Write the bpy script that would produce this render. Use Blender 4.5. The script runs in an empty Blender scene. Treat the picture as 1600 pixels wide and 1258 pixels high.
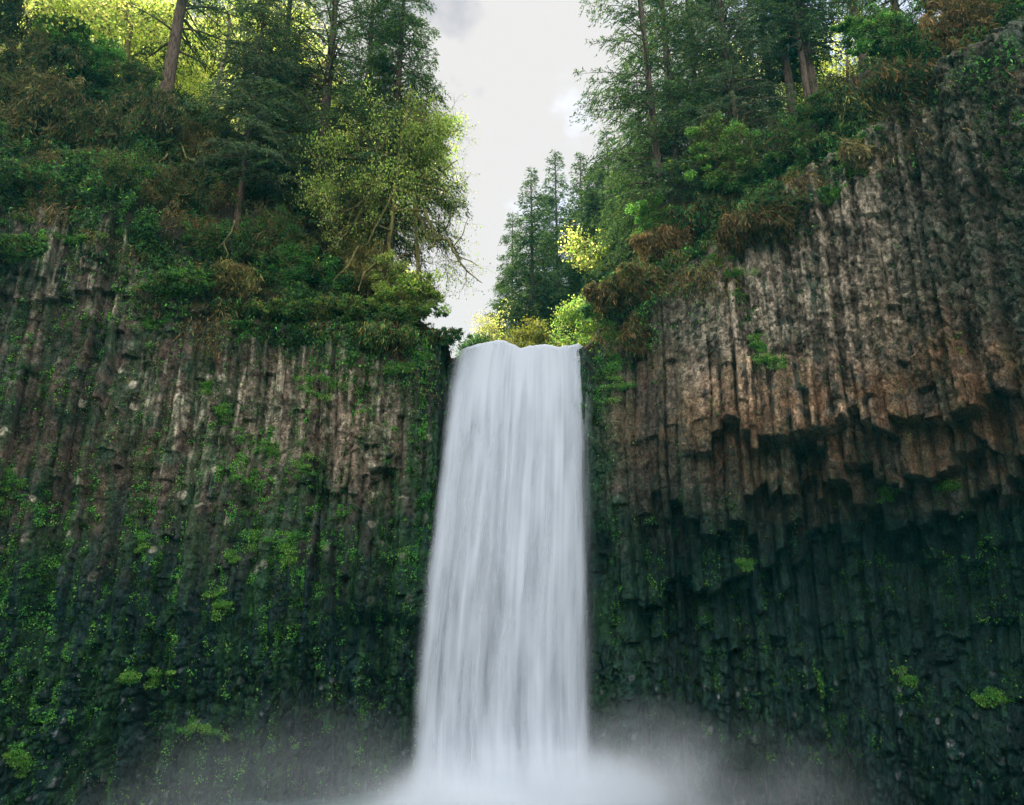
import bpy, math, random
import numpy as np
from mathutils import Vector
from mathutils.bvhtree import BVHTree
R = math.radians
rng = np.random.default_rng(7)
random.seed(7)
S = bpy.context.scene
C = S.collection

# ------------------------------------------------------------------ camera
FPX, PITCH = 1067.0, R(17.0)
CZ = 9.0
cd = bpy.data.cameras.new("camera"); cam = bpy.data.objects.new("camera", cd); C.objects.link(cam)
cd.sensor_width = 36; cd.lens = 24.0; cd.clip_end = 2000; cd.clip_start = 0.1
cam.location = (0, 0, CZ); cam.rotation_euler = (math.pi/2 + PITCH, 0, 0)
S.camera = cam
S.render.resolution_x, S.render.resolution_y = 1024, 805
# ------------------------------------------------------------------ world and sun
SUN_EL, SUN_AZ = R(50), R(-24)          # azimuth measured from +Y (behind the falls) towards +X
w = bpy.data.worlds.new("World"); S.world = w; w.use_nodes = True
nt = w.node_tree; nt.nodes.clear()
def N(nt, t, **k):
    n = nt.nodes.new(t)
    for a, b in k.items(): setattr(n, a, b)
    return n
out = N(nt, 'ShaderNodeOutputWorld'); bg = N(nt, 'ShaderNodeBackground'); bg.inputs[1].default_value = 0.15
sky = N(nt, 'ShaderNodeTexSky', sky_type='NISHITA', sun_disc=False, sun_elevation=SUN_EL, sun_rotation=SUN_AZ)
tc = N(nt, 'ShaderNodeTexCoord'); mp = N(nt, 'ShaderNodeMapping'); mp.inputs['Location'].default_value = (5.3, 0.4, 0.2)
mp.inputs['Scale'].default_value = (1, 1, 1.4)
no = N(nt, 'ShaderNodeTexNoise'); no.inputs['Scale'].default_value = 1.7; no.inputs['Detail'].default_value = 7; no.inputs['Roughness'].default_value = .5
rp = N(nt, 'ShaderNodeValToRGB'); rp.color_ramp.elements[0].position = .30; rp.color_ramp.elements[1].position = .42
no2 = N(nt, 'ShaderNodeTexNoise'); no2.inputs['Scale'].default_value = 2.3; no2.inputs['Detail'].default_value = 4
rp2 = N(nt, 'ShaderNodeValToRGB'); e = rp2.color_ramp.elements
e[0].position = .24; e[0].color = (1.25, 1.25, 1.42, 1); e[1].position = .36; e[1].color = (2.12, 2.02, 2.00, 1)
# sky boosted overhead / behind the camera to brighten the falls
sep = N(nt, 'ShaderNodeVectorMath', operation='DOT_PRODUCT'); sep.inputs[1].default_value = (0, -.5, .866); mr = N(nt, 'ShaderNodeMapRange'); mr.inputs['From Min'].default_value = .45; mr.inputs['From Max'].default_value = .85
mr.inputs['To Min'].default_value = 1.0; mr.inputs['To Max'].default_value = 4.6
vm = N(nt, 'ShaderNodeVectorMath', operation='SCALE'); mix = N(nt, 'ShaderNodeMix', data_type='RGBA')
L = nt.links.new
lav = None
for q in ((.098, .655, .75), (-.078, .655, .75), (-.06, .70, .71), (.60, .45, .66)):
    dq = Vector(q).normalized(); dn = N(nt, 'ShaderNodeVectorMath', operation='DOT_PRODUCT'); dn.inputs[1].default_value = dq; L(tc.outputs['Generated'], dn.inputs[0])
    dr = N(nt, 'ShaderNodeMapRange'); dr.inputs['From Min'].default_value = .9925; dr.inputs['From Max'].default_value = 1.0; dr.inputs['To Max'].default_value = .20; L(dn.outputs['Value'], dr.inputs[0])
    if lav is None: lav = dr.outputs[0]
    else:
        ma = N(nt, 'ShaderNodeMath', operation='MAXIMUM'); L(lav, ma.inputs[0]); L(dr.outputs[0], ma.inputs[1]); lav = ma.outputs[0]
sb_ = N(nt, 'ShaderNodeMath', operation='SUBTRACT'); no2.inputs['Scale'].default_value = 5; no2.inputs['Detail'].default_value = 6
L(tc.outputs['Generated'], mp.inputs[0]); L(mp.outputs[0], no.inputs[0]); L(mp.outputs[0], no2.inputs[0])
L(no.outputs[0], rp.inputs[0]); L(no2.outputs[0], sb_.inputs[0]); L(lav, sb_.inputs[1]); L(sb_.outputs[0], rp2.inputs[0])
L(tc.outputs['Generated'], sep.inputs[0]); L(sep.outputs['Value'], mr.inputs[0]); L(rp2.outputs[0], vm.inputs[0]); L(mr.outputs[0], vm.inputs['Scale'])
L(rp.outputs[0], mix.inputs[0]); L(sky.outputs[0], mix.inputs[6]); L(vm.outputs[0], mix.inputs[7]); L(mix.outputs[2], bg.inputs[0]); L(bg.outputs[0], out.inputs[0])
sd = bpy.data.lights.new("sun", 'SUN'); sd.energy = 5.0; sd.angle = R(.53); sd.color = (1, .93, .80)
so = bpy.data.objects.new("sun", sd); C.objects.link(so)
sdir = Vector((math.sin(SUN_AZ)*math.cos(SUN_EL), math.cos(SUN_AZ)*math.cos(SUN_EL), math.sin(SUN_EL)))
so.rotation_euler = (-sdir).to_track_quat('-Z', 'Y').to_euler(); so.location = (0, 0, 80)
S.view_settings.view_transform = 'Standard'; S.view_settings.look = 'None'; S.view_settings.gamma = 1
S.view_settings.exposure = 1.47
cy = S.cycles; cy.max_bounces = 8; cy.transparent_max_bounces = 24; cy.volume_bounces = 5; cy.diffuse_bounces = 3
cy.transmission_bounces = 4; cy.glossy_bounces = 2; cy.caustics_reflective = False; cy.caustics_refractive = False
cy.volume_step_rate = 1.0; cy.volume_max_steps = 256

# ------------------------------------------------------------------ maths helpers
cp, sp = math.cos(PITCH), math.sin(PITCH)
def W(px, py, Y):
    """world point seen at photo pixel (px,py) at depth Y"""
    dx, dy = px-800.0, 629.0-py
    k = Y/(FPX*cp - dy*sp)
    return np.array([dx*k, Y, CZ + (FPX*sp + dy*cp)*k])
def proj(p):
    x, y, z = p[..., 0], p[..., 1], p[..., 2]-CZ
    f = np.maximum(y*cp + z*sp, .5); u = -y*sp + z*cp
    return 800 + FPX*x/f, 629 - FPX*u/f
def poly(pts, x):
    a = np.array(pts, float); return np.interp(x, a[:, 0], a[:, 1])
_lat = np.random.default_rng(99).random((256, 256))
def vnoise(x, y):
    xi = np.floor(x).astype(int); yi = np.floor(y).astype(int); fx = x-xi; fy = y-yi
    fx = fx*fx*(3-2*fx); fy = fy*fy*(3-2*fy)
    g = lambda a, b: _lat[a & 255, b & 255]
    return (g(xi, yi)*(1-fx) + g(xi+1, yi)*fx)*(1-fy) + (g(xi, yi+1)*(1-fx) + g(xi+1, yi+1)*fx)*fy
def fbm(x, y, o=4, seed=0, gain=.5):
    s = 0; a = 1; t = 0
    for i in range(o):
        s = s + a*vnoise(x*2**i + seed*17.3 + i*31.7, y*2**i + seed*9.1 + i*11.3); t += a; a *= gain
    return s/t
def worley(x, y, seed=0):
    """returns F1, F2, id in 0..1"""
    xi = np.floor(x).astype(int); yi = np.floor(y).astype(int)
    f1 = np.full(x.shape, 9.); f2 = np.full(x.shape, 9.); idv = np.zeros(x.shape)
    for a in (-1, 0, 1):
        for b in (-1, 0, 1):
            cx, cyy = xi+a, yi+b
            jx = _lat[(cx+seed*13) & 255, (cyy+seed*7) & 255]; jy = _lat[(cx+91+seed*5) & 255, (cyy+37) & 255]
            d = (cx+jx-x)**2 + (cyy+jy-y)**2
            near = d < f1
            f2 = np.where(near, f1, np.minimum(f2, d)); idv = np.where(near, _lat[(cx+55) & 255, (cyy+17+seed) & 255], idv); f1 = np.where(near, d, f1)
    return np.sqrt(f1), np.sqrt(f2), idv
def sstep(a, b, x):
    t = np.clip((x-a)/(b-a), 0, 1); return t*t*(3-2*t)

# ------------------------------------------------------------------ object helpers
def link(o, parent=None):
    C.objects.link(o)
    if parent is not None: o.parent = parent
    return o
def mesh_np(name, v, f, mat, parent=None, col=None, smooth=False, extra=None, world=True):
    me = bpy.data.meshes.new(name); v = np.array(v, np.float32)
    if parent is not None and world:
        q = parent
        while q is not None: v -= np.array(q.location, np.float32); q = q.parent
    f = np.asarray(f, np.int32); k = f.shape[1]
    me.vertices.add(len(v)); me.vertices.foreach_set('co', v.ravel())
    me.loops.add(f.size); me.loops.foreach_set('vertex_index', f.ravel())
    me.polygons.add(len(f)); me.polygons.foreach_set('loop_start', np.arange(0, f.size, k, dtype=np.int32))
    if smooth: me.polygons.foreach_set('use_smooth', np.ones(len(f), bool))
    if col is not None:
        a = me.color_attributes.new('Col', 'FLOAT_COLOR', 'POINT'); c4 = np.ones((len(v), 4), np.float32); c4[:, :3] = col
        a.data.foreach_set('color', c4.ravel())
    for nm, arr in (extra or {}).items():
        a = me.attributes.new(nm, 'FLOAT', 'POINT'); a.data.foreach_set('value', np.asarray(arr, np.float32).ravel())
    me.update(calc_edges=True); me.materials.append(mat)
    return link(bpy.data.objects.new(name, me), parent)
def tag(o, label=None, cat=None, group=None, kind=None):
    if label: o['label'] = label
    if cat: o['category'] = cat
    if group: o['group'] = group
    if kind: o['kind'] = kind
    return o
def empty(name, loc=(0, 0, 0)):
    o = bpy.data.objects.new(name, None); o.location = loc; o.empty_display_size = .5; return link(o)

# ------------------------------------------------------------------ materials
def mat(name):
    m = bpy.data.materials.new(name); m.use_nodes = True; m.node_tree.nodes.clear(); return m, m.node_tree
def rock_material():
    m, t = mat('basalt'); l = t.links.new
    o = N(t, 'ShaderNodeOutputMaterial'); b = N(t, 'ShaderNodeBsdfPrincipled'); l(b.outputs[0], o.inputs[0])
    a = N(t, 'ShaderNodeAttribute', attribute_name='Col'); wt = N(t, 'ShaderNodeAttribute', attribute_name='wet_shade')
    c = N(t, 'ShaderNodeTexCoord'); mp = N(t, 'ShaderNodeMapping'); mp.inputs['Scale'].default_value = (1, 1, .45); l(c.outputs['Object'], mp.inputs[0])
    n1 = N(t, 'ShaderNodeTexNoise'); n1.inputs['Scale'].default_value = 3.2; n1.inputs['Detail'].default_value = 9; n1.inputs['Roughness'].default_value = .68; l(mp.outputs[0], n1.inputs[0])
    r = N(t, 'ShaderNodeMapRange'); r.inputs['From Min'].default_value = .3; r.inputs['From Max'].default_value = .72; r.inputs['To Min'].default_value = .38; r.inputs['To Max'].default_value = 1.7; l(n1.outputs[0], r.inputs[0])
    n4 = N(t, 'ShaderNodeTexNoise'); n4.inputs['Scale'].default_value = 9; n4.inputs['Detail'].default_value = 6; n4.inputs['Roughness'].default_value = .75; l(c.outputs['Object'], n4.inputs[0])
    r4 = N(t, 'ShaderNodeMapRange'); r4.inputs['From Min'].default_value = .36; r4.inputs['From Max'].default_value = .66; r4.inputs['To Min'].default_value = .35; r4.inputs['To Max'].default_value = 1.8; l(n4.outputs[0], r4.inputs[0])
    mu = N(t, 'ShaderNodeMath', operation='MULTIPLY'); l(r.outputs[0], mu.inputs[0]); l(r4.outputs[0], mu.inputs[1])
    s = N(t, 'ShaderNodeVectorMath', operation='SCALE'); l(a.outputs['Color'], s.inputs[0]); l(mu.outputs[0], s.inputs['Scale']); l(s.outputs[0], b.inputs['Base Color'])
    n2 = N(t, 'ShaderNodeTexNoise'); n2.inputs['Scale'].default_value = 5.5; n2.inputs['Detail'].default_value = 8; n2.inputs['Roughness'].default_value = .7; l(mp.outputs[0], n2.inputs[0])
    vo = N(t, 'ShaderNodeTexVoronoi', feature='DISTANCE_TO_EDGE'); vo.inputs['Scale'].default_value = 2.4; l(mp.outputs[0], vo.inputs['Vector'])
    vr = N(t, 'ShaderNodeMapRange'); vr.inputs['From Max'].default_value = .07; vr.inputs['To Max'].default_value = .3; l(vo.outputs['Distance'], vr.inputs[0])
    ad = N(t, 'ShaderNodeMath', operation='ADD'); l(n2.outputs[0], ad.inputs[0]); l(vr.outputs[0], ad.inputs[1])
    bp = N(t, 'ShaderNodeBump'); bp.inputs['Strength'].default_value = 1.0; bp.inputs['Distance'].default_value = .13; l(ad.outputs[0], bp.inputs['Height']); l(bp.outputs[0], b.inputs['Normal'])
    rr = N(t, 'ShaderNodeMapRange'); rr.inputs['To Min'].default_value = .9; rr.inputs['To Max'].default_value = .32; l(wt.outputs['Fac'], rr.inputs[0]); l(rr.outputs[0], b.inputs['Roughness'])
    b.inputs['Specular IOR Level'].default_value = .10
    return m
M_ROCK = rock_material()
def simple(name, col, rough=.9, nscale=6, amt=.5):
    m, t = mat(name); l = t.links.new
    o = N(t, 'ShaderNodeOutputMaterial'); b = N(t, 'ShaderNodeBsdfPrincipled'); l(b.outputs[0], o.inputs[0])
    c = N(t, 'ShaderNodeTexCoord'); n = N(t, 'ShaderNodeTexNoise'); n.inputs['Scale'].default_value = nscale; n.inputs['Detail'].default_value = 6; l(c.outputs['Object'], n.inputs[0])
    r = N(t, 'ShaderNodeValToRGB'); e = r.color_ramp.elements; e[0].position = .3; e[1].position = .7
    e[0].color = tuple(x*(1-amt) for x in col)+(1,); e[1].color = tuple(min(1, x*(1+amt)) for x in col)+(1,)
    l(n.outputs[0], r.inputs[0]); l(r.outputs[0], b.inputs['Base Color']); b.inputs['Roughness'].default_value = rough
    bp = N(t, 'ShaderNodeBump'); bp.inputs['Strength'].default_value = .5; bp.inputs['Distance'].default_value = .05; l(n.outputs[0], bp.inputs['Height']); l(bp.outputs[0], b.inputs['Normal'])
    return m
M_GROUND = simple('forest_ground', (.05, .045, .03), .95, .8, .6)

# ------------------------------------------------------------------ cliff plan curve
ctl = np.array([(-62, -30), (-58, 0), (-52, 16), (-44, 28), (-36, 36), (-28, 40.5), (-20, 42.2), (-12, 43.2), (-7.2, 44.0), (-4.6, 44.9), (0, 45.4), (4.4, 44.9), (7.0, 43.6),
                (11, 42.2), (16, 40.6), (21, 37.6), (25.5, 33.2), (29, 27.5), (32, 20), (34.5, 10), (37, -4), (40, -30)], float)
def catmull(P, n):
    out = []
    Q = np.vstack([2*P[0]-P[1], P, 2*P[-1]-P[-2]])
    for i in range(1, len(Q)-2):
        t = np.linspace(0, 1, n, endpoint=False)[:, None]; a, b, c, d = Q[i-1], Q[i], Q[i+1], Q[i+2]
        out.append(.5*((2*b)+(-a+c)*t+(2*a-5*b+4*c-d)*t*t+(-a+3*b-3*c+d)*t**3))
    out.append(P[-1][None]); return np.vstack(out)
cc = catmull(ctl, 60); seg = np.r_[0, np.cumsum(np.linalg.norm(np.diff(cc, axis=0), axis=1))]
u0 = np.interp(0, cc[:, 0], seg)
seg = seg-u0                                             # u = 0 at the fall, negative to the left
def plan(u):
    p = np.stack([np.interp(u, seg, cc[:, 0]), np.interp(u, seg, cc[:, 1])], -1)
    e = .8; q = np.stack([np.interp(u+e, seg, cc[:, 0])-np.interp(u-e, seg, cc[:, 0]), np.interp(u+e, seg, cc[:, 1])-np.interp(u-e, seg, cc[:, 1])], -1)
    q /= np.linalg.norm(q, axis=-1, keepdims=True)
    return p, np.stack([q[..., 1], -q[..., 0]], -1)       # inward normal (towards the pool)
RIM = [(-600, 330), (0, 338), (60, 322), (190, 330), (210, 410), (290, 440), (340, 490), (430, 505), (520, 505), (600, 520), (700, 541), (716, 547), (915, 547), (925, 540), (955, 490), (1000, 462),
       (1100, 405), (1190, 350), (1250, 300), (1300, 262), (1400, 205), (1500, 120), (1600, 60), (2200, -250)]
TOP = [(-600, 130), (0, 125), (130, 118), (250, 150), (330, 175), (400, 230), (480, 330), (560, 420), (640, 485), (700, 536), (716, 546), (915, 546), (925, 538), (955, 480), (1000, 440), (1080, 365), (1150, 280),
       (1220, 205), (1300, 140), (1400, 80), (1500, 25), (1600, -40), (2200, -400)]
K_SET = .5
def level(u, tab, setback_of=None):
    p, n = plan(u); z = np.full(u.shape, 30.)
    for _ in range(14):
        sb = 0 if setback_of is None else np.maximum(z-setback_of, 0)*K_SET
        X = p[..., 0]-n[..., 0]*sb; Y = np.maximum(p[..., 1]-n[..., 1]*sb, 6)
        px, _ = proj(np.stack([X, Y, z], -1)); py = poly(tab, np.where(Y < 8, np.sign(X)*3000, px)); dy = 629-py
        z = .5*z+.5*(CZ+(FPX*sp+dy*cp)/(FPX*cp-dy*sp)*Y)
    return np.clip(z, 20, 56)
ZB = -2.0
uu = np.concatenate([np.arange(seg[0], -46, 1.2), np.arange(-46, 42, .062), np.arange(42, seg[-1], 1.2)])
zr_u = level(uu, RIM); zt_u = np.maximum(level(uu, TOP, zr_u), zr_u)
k = np.ones(15)/15; zr_u = np.convolve(np.pad(zr_u, 7, 'edge'), k, 'valid')
k = np.ones(41)/41; zt_u = np.convolve(np.pad(zt_u, 20, 'edge'), k, 'valid')
zr_u = np.where(np.abs(uu) < 4.5, 26.0, zr_u); zt_u = np.where(np.abs(uu) < 4.5, 26.05, zt_u)
NV = 560
tt = np.linspace(0, 1, NV)
Ugrid = np.repeat(uu[:, None], NV, 1)
Zgrid = ZB + (zr_u[:, None]-ZB)*tt[None]
P2, N2 = plan(uu)
Pg = np.concatenate([np.repeat(P2[:, None], NV, 1), Zgrid[..., None]], -1)
PX, PY = proj(Pg)

def column_disp(U, Z, PX, PY):
    Uw = U + .10*np.sin(Z*.35+U*.2) + .22*(fbm(U*.12, Z*.12, 3, 5)-.5) + .1*(fbm(U*.9, Z*.9, 2, 6)-.5) + np.where(U > 6, -.018*(Z-14)*(U-6)/12, 0)
    r = np.random.default_rng(3); b = [seg[0]-2]
    while b[-1] < seg[-1]+3: b.append(b[-1] + min(1.05, .32+r.exponential(.30)))
    b = np.array(b); i = np.clip(np.searchsorted(b, Uw)-1, 0, len(b)-2); wd = b[i+1]-b[i]; f = (Uw-b[i])/wd-.5
    rough_ = fbm(U*.5, Z*.35, 3, 15)+.12*sstep(900, 1000, PX)*sstep(520, 640, PY)
    uR_ = sstep(980, 1100, PX)*(1-sstep(520, 620, PY))
    prof = (1-.25*uR_)*np.minimum(1, (1-2*np.abs(f))*2.1)*wd*np.clip(.06+.62*sstep(.3, .65, rough_), 0, .30+.15*(PX > 960))
    asym = (r.random(len(b))-.5)[i]*f*wd*.5
    nb = 14; br = np.sort(r.uniform(-2, 42, (len(b), nb)), axis=1); off = np.clip(r.normal(0, .17, (len(b), nb+1)), -.32, .42)
    colo = r.normal(0, .2, len(b))
    lev = np.zeros(U.shape, int)
    for k in range(nb): lev += (Z > br[i, k])
    d = prof + asym + off[i, lev] + colo[i]
    # large irregularity
    d += 2.2*(fbm(U*.09, Z*.11, 3, 8)-.5) + (.6+.4*(PX > 960))*(fbm(U*.33, Z*.16, 3, 9)-.5) + .22*r.normal(0, 1, len(b)//3+2)[i//3]
    jit = r.uniform(-1.6, 1.6, (len(b), 6)); grp = r.normal(0, 1, len(b)//3+2)
    J = lambda k, s: (jit[i, k]*.7 + grp[i//3]*.8)*s
    # ---- right wall: overhanging broken tiers
    lowR = sstep(980, 1060, PX)*sstep(560, 640, PY)
    L1 = poly([(1040, 700), (1130, 692), (1210, 702), (1300, 690), (1340, 676), (1380, 655), (1430, 668), (1500, 650), (1600, 640), (1800, 630)], PX)+J(0, 17)
    L2 = poly([(1000, 790), (1060, 785), (1180, 795), (1230, 748), (1340, 742), (1420, 728), (1480, 730), (1540, 695), (1600, 735), (1800, 730)], PX)+J(1, 26)
    L3 = poly([(900, 900), (1000, 885), (1090, 885), (1190, 850), (1290, 795), (1400, 800), (1500, 790), (1600, 765), (1800, 760)], PX)+J(2, 30)
    L4 = poly([(900, 960), (1000, 955), (1100, 945), (1200, 920), (1300, 850), (1400, 830), (1600, 812)], PX)+J(3, 42)
    a1 = sstep(1060, 1130, PX); a2 = sstep(990, 1070, PX); a3 = sstep(940, 1010, PX)
    L5 = poly([(900, 1010), (1100, 1000), (1250, 1010), (1400, 930), (1600, 900)], PX)+J(4, 50)
    d += 1.7*a1*(PY < L1) + 1.5*a2*(PY < L2) + 1.3*a3*(PY < L3) + .8*a3*(PY < L4) + .35*a3*(PY < L5)
    d -= 2.4*a3
    # lower wall sweeps back out to the rubble
    d += a3*3.0*sstep(900, 1200, PY)
    d += .9*sstep(985, 1010, PY+J(4, 18))*sstep(1100, 1250, PX)*(1-sstep(1560, 1640, PX)) * (PY < 1400) * -.5
    # ---- left wall
    n1 = (np.abs(PX-597) < 20) & (PY > 728+J(0, 4)) & (PY < 980)
    d -= .8*n1
    e1 = sstep(500, 515, PX)*(1-sstep(600, 640, PX)); d += .45*e1*(PY < poly([(500, 770), (560, 780), (580, 735), (640, 700)], PX)+J(1, 12))
    d -= 1.4*sstep(-1, 1, (PX-545)/30)*(1-sstep(640, 660, PX))*sstep(950, 985, PY+J(2, 8))
    d -= .5*(PX < 500)*(PY > poly([(0, 470), (200, 455), (230, 480), (500, 520)], PX)+J(3, 7))*(PY < 5000)
    d += .6*(PX < 520)*sstep(760, 1000, PY)
    # rubble base (blocky)
    return d, i
D, CI = column_disp(Ugrid, Zgrid, PX, PY)
# blocky facets
w1, w2, wid = worley(Ugrid*1.7+.6*fbm(Ugrid, Zgrid, 2, 3), Zgrid*1.0, 2)
s1, s2, sid = worley(Ugrid*3.6, Zgrid*2.3, 4)
upR = sstep(980, 1100, PX)*(1-sstep(560, 660, PY))           # rough entablature upper right
up2 = upR*(1-sstep(250, 480, PY+np.clip(1400-PX, 0, 500)*-.5+60*(fbm(Ugrid*.2, Zgrid*.2, 2, 3)-.5)))
lowB = sstep(960, 1080, PY+60*(fbm(Ugrid*.2, Zgrid*.2, 3, 21)-.5))
far_ = np.clip(sstep(1360, 1480, PX)+sstep(330, 260, PY), 0, 1); blk = np.clip(.22+upR*(.10+.18*far_)+.14*up2*far_+.8*lowB, 0, 1.2)
tw1, tw2, tid = worley(Ugrid*5.5, Zgrid*4.2, 6)
D += (.25+.55*upR+.4*lowB)*((tid-.5)*.20)+(.15*upR+.35*up2*far_)*(sid-.5)*.36
D += blk*((wid-.5)*.6 + .22*np.minimum((w2-w1)*3, 1)) + (.3+.7*blk)*((sid-.5)*.16 + .07*np.minimum((s2-s1)*3, 1))
D += (fbm(Ugrid*1.7, Zgrid*1.1, 5, 12, .62)-.5)*(.34-.12*sstep(980, 1060, PX)*sstep(600, 700, PY))
D = D*(1-.6*sstep(5.4, 4.2, np.abs(Ugrid)))
D -= sstep(5.2, 4.4, np.abs(Ugrid))*.8                      # the rock behind the falling water
D *= 1-.5*sstep(.96, 1, tt)[None]
Vg = Pg.copy(); Vg[..., :2] += N2[:, None]*D[..., None]
Vg[..., 2] += (fbm(Ugrid*2, Zgrid*2, 3, 14)-.5)*.2*(tt[None] > .01)

# ---- colours of the rock (lichen, rust, moss film, wet basalt with painted shade)
def mixc(a, b, t): return a*(1-t[..., None])+np.array(b)*t[..., None]
st = fbm(Ugrid*3.2, Zgrid*.22, 4, 31, .6); st2 = fbm(Ugrid*.9, Zgrid*.18, 4, 33, .6); cl = fbm(Ugrid*.8, Zgrid*.8, 5, 35, .6); fi = fbm(Ugrid*3, Zgrid*2.2, 4, 37, .65)
col = np.ones(Pg.shape)*np.array((.070, .056, .042))
col = mixc(col, (.030, .048, .034), sstep(.45, .62, cl)*.7)
def blob(cx, cy, rx, ry, s=1.): return np.clip(1.15-((PX-cx)/rx)**2-((PY-cy)/ry)**2, 0, 1)*s
# pale streaks, upper left
pale = sstep(.50, .62, st)*np.clip(blob(120, 400, 130, 110)+blob(455, 610, 110, 110)+blob(330, 640, 100, 140, .7)+blob(570, 660, 70, 140, 1.1)+blob(250, 650, 60, 170, .5)+blob(480, 560, 60, 60, .6)+blob(30, 560, 90, 60, .3), 0, 1.1)
col = mixc(col, (.33, .305, .22), np.clip(pale*.8*sstep(.3, .6, fi+.1), 0, 1))
tan = np.clip(blob(560, 680, 80, 120)+blob(640, 700, 50, 90, .4)+blob(440, 640, 110, 110, .7), 0, 1)*sstep(.38, .58, cl)
col = mixc(col, (.25, .185, .135), np.clip(tan*.7, 0, 1))
# right wall greys and tans
gr = np.clip(blob(1290, 460, 200, 210)+blob(1460, 250, 170, 110, .75)+blob(1130, 560, 120, 180, .55)+blob(1470, 400, 200, 200, .25), 0, 1)
col = mixc(col, (.31, .262, .195), np.clip(gr*sstep(.42, .58, cl*.3+st*.45+fi*.25)*.95, 0, 1))
upd = np.clip(blob(1540, 330, 170, 230)+blob(1420, 480, 60, 130, .6)+blob(1500, 150, 150, 100, .5), 0, 1); col = mixc(col, (.030, .036, .026), upd*.7*sstep(.35, .55, fi))
gr2 = np.clip(blob(1260, 640, 180, 70)+blob(1170, 650, 80, 70, .6)+blob(1570, 620, 80, 60, .5)+blob(1230, 770, 90, 60, .4), 0, 1)
col = mixc(col, (.36, .25, .155), np.clip(gr2*sstep(.42, .58, fi*.5+st*.5), 0, 1)*.9)
rust = np.clip(blob(1340, 700, 330, 100, 1.3)+blob(1560, 660, 110, 110, .8)+blob(1540, 620, 120, 130, .8)+blob(1010, 640, 100, 120, .5)+blob(1420, 560, 100, 130, .4)+blob(1130, 800, 150, 90, .4), 0, 1)
col = mixc(col, (.135, .078, .044), np.clip(rust*sstep(.42, .56, cl*.4+st2*.3+fi*.3)*.9, 0, 1))
rl = np.clip(blob(220, 640, 60, 120, .7)+blob(300, 560, 60, 80, .4)+blob(100, 820, 250, 120, .35)+blob(600, 600, 60, 60, .3), 0, 1)
col = mixc(col, (.115, .055, .032), np.clip(rl*sstep(.45, .6, st2)*.8, 0, 1))
# wet zone below and round the fall, gorge shade also put into its colour
wet_shade = np.clip(sstep(700, 960, PY+80*(cl-.5)-np.where(PX > 1000, -60, 0)) + np.exp(-((np.abs(Ugrid)-4.5)/2.2)**2)*.9, 0, 1)
overhang_shade = sstep(0, 1, (PY-poly([(950, 900), (1000, 890), (1090, 885), (1190, 850), (1290, 795), (1400, 795), (1500, 785), (1600, 765)], PX))/25)*sstep(960, 1020, PX)  # shade under the overhang painted in below its broken edge
wet_shade = np.maximum(wet_shade, overhang_shade)
col = mixc(col, (.0035, .017, .016), wet_shade*.93)
moss = np.clip(sstep(.46, .60, fbm(Ugrid*2.4, Zgrid*.3, 4, 41, .6))*(.30+.35*(PX<800)+.2*wet_shade*(PX<800)) + np.exp(-((np.abs(Ugrid)-6.0)/1.6)**2)*.55*sstep(.35, .6, cl), 0, 1)*(1-.7*gr)*(1-.7*gr2)
col = mixc(col, (.018, .050, .018), moss*.8)
# lichen patches
_, _, lid = worley(Ugrid*.9, Zgrid*.8, 9); l1, _, _ = worley(Ugrid*.9+.15*fi, Zgrid*.8+.15*cl, 9)
lich = (lid > .80)*sstep(.24, .17, l1+.12*(fi-.5))*sstep(520, 600, PY)*(1-sstep(900, 1000, PY))*sstep(.4, .5, cl)*(PX < 700)
col = mixc(col, (.36, .33, .25), lich*.75*(1-.8*wet_shade))
# scattered pale grey stones at the base
stn = (sid > .92)*sstep(1010, 1080, PY)*(s1 < .35)*sstep(.42, .5, cl)
col = mixc(col, (.09, .095, .10), stn*.8)
col *= (.50+.5*sid+.25*tid+.38*fi)[..., None]*(.75+.5*_lat[(CI*7) & 255, 5])[..., None]
col = np.clip(col, .003, .6)

def grid_faces(nu, nv):
    a = (np.arange(nu-1)[:, None]*nv + np.arange(nv-1)[None]).ravel()
    return np.stack([a, a+nv, a+nv+1, a+1], -1)
cliff = mesh_np('cliff', Vg.reshape(-1, 3), grid_faces(len(uu), NV), M_ROCK, col=col.reshape(-1, 3), extra={'wet_shade': wet_shade})
tag(cliff, 'dark columnar basalt cliff curving round the pool', None, kind='structure')

# ------------------------------------------------------------------ steep wooded slope and plateau above the rim
def ground_material():
    m, t = mat('mossy_slope'); l = t.links.new
    o = N(t, 'ShaderNodeOutputMaterial'); b = N(t, 'ShaderNodeBsdfPrincipled'); l(b.outputs[0], o.inputs[0]); b.inputs['Roughness'].default_value = .95
    a = N(t, 'ShaderNodeTexCoord'); n = N(t, 'ShaderNodeTexNoise'); n.inputs['Scale'].default_value = 1.1; n.inputs['Detail'].default_value = 9; n.inputs['Roughness'].default_value = .7; l(a.outputs['Object'], n.inputs[0])
    r = N(t, 'ShaderNodeValToRGB'); r.color_ramp.elements[0].position = .32; r.color_ramp.elements[0].color = (.010, .012, .008, 1); r.color_ramp.elements[1].position = .68; r.color_ramp.elements[1].color = (.022, .034, .012, 1)
    e = r.color_ramp.elements.new(.5); e.color = (.026, .020, .012, 1); l(n.outputs[0], r.inputs[0]); l(r.outputs[0], b.inputs['Base Color'])
    bp = N(t, 'ShaderNodeBump'); bp.inputs['Distance'].default_value = .4; l(n.outputs[0], bp.inputs['Height']); l(bp.outputs[0], b.inputs['Normal'])
    return m
M_SLOPE = ground_material()
us = np.concatenate([np.arange(seg[0], -46, 2.5), np.arange(-46, 42, .3), np.arange(42, seg[-1], 2.5)])
zr = np.interp(us, uu, zr_u); zt = np.interp(us, uu, zt_u)
D_rim = np.interp(us, uu, D[:, -1])
ps, ns = plan(us)
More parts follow.
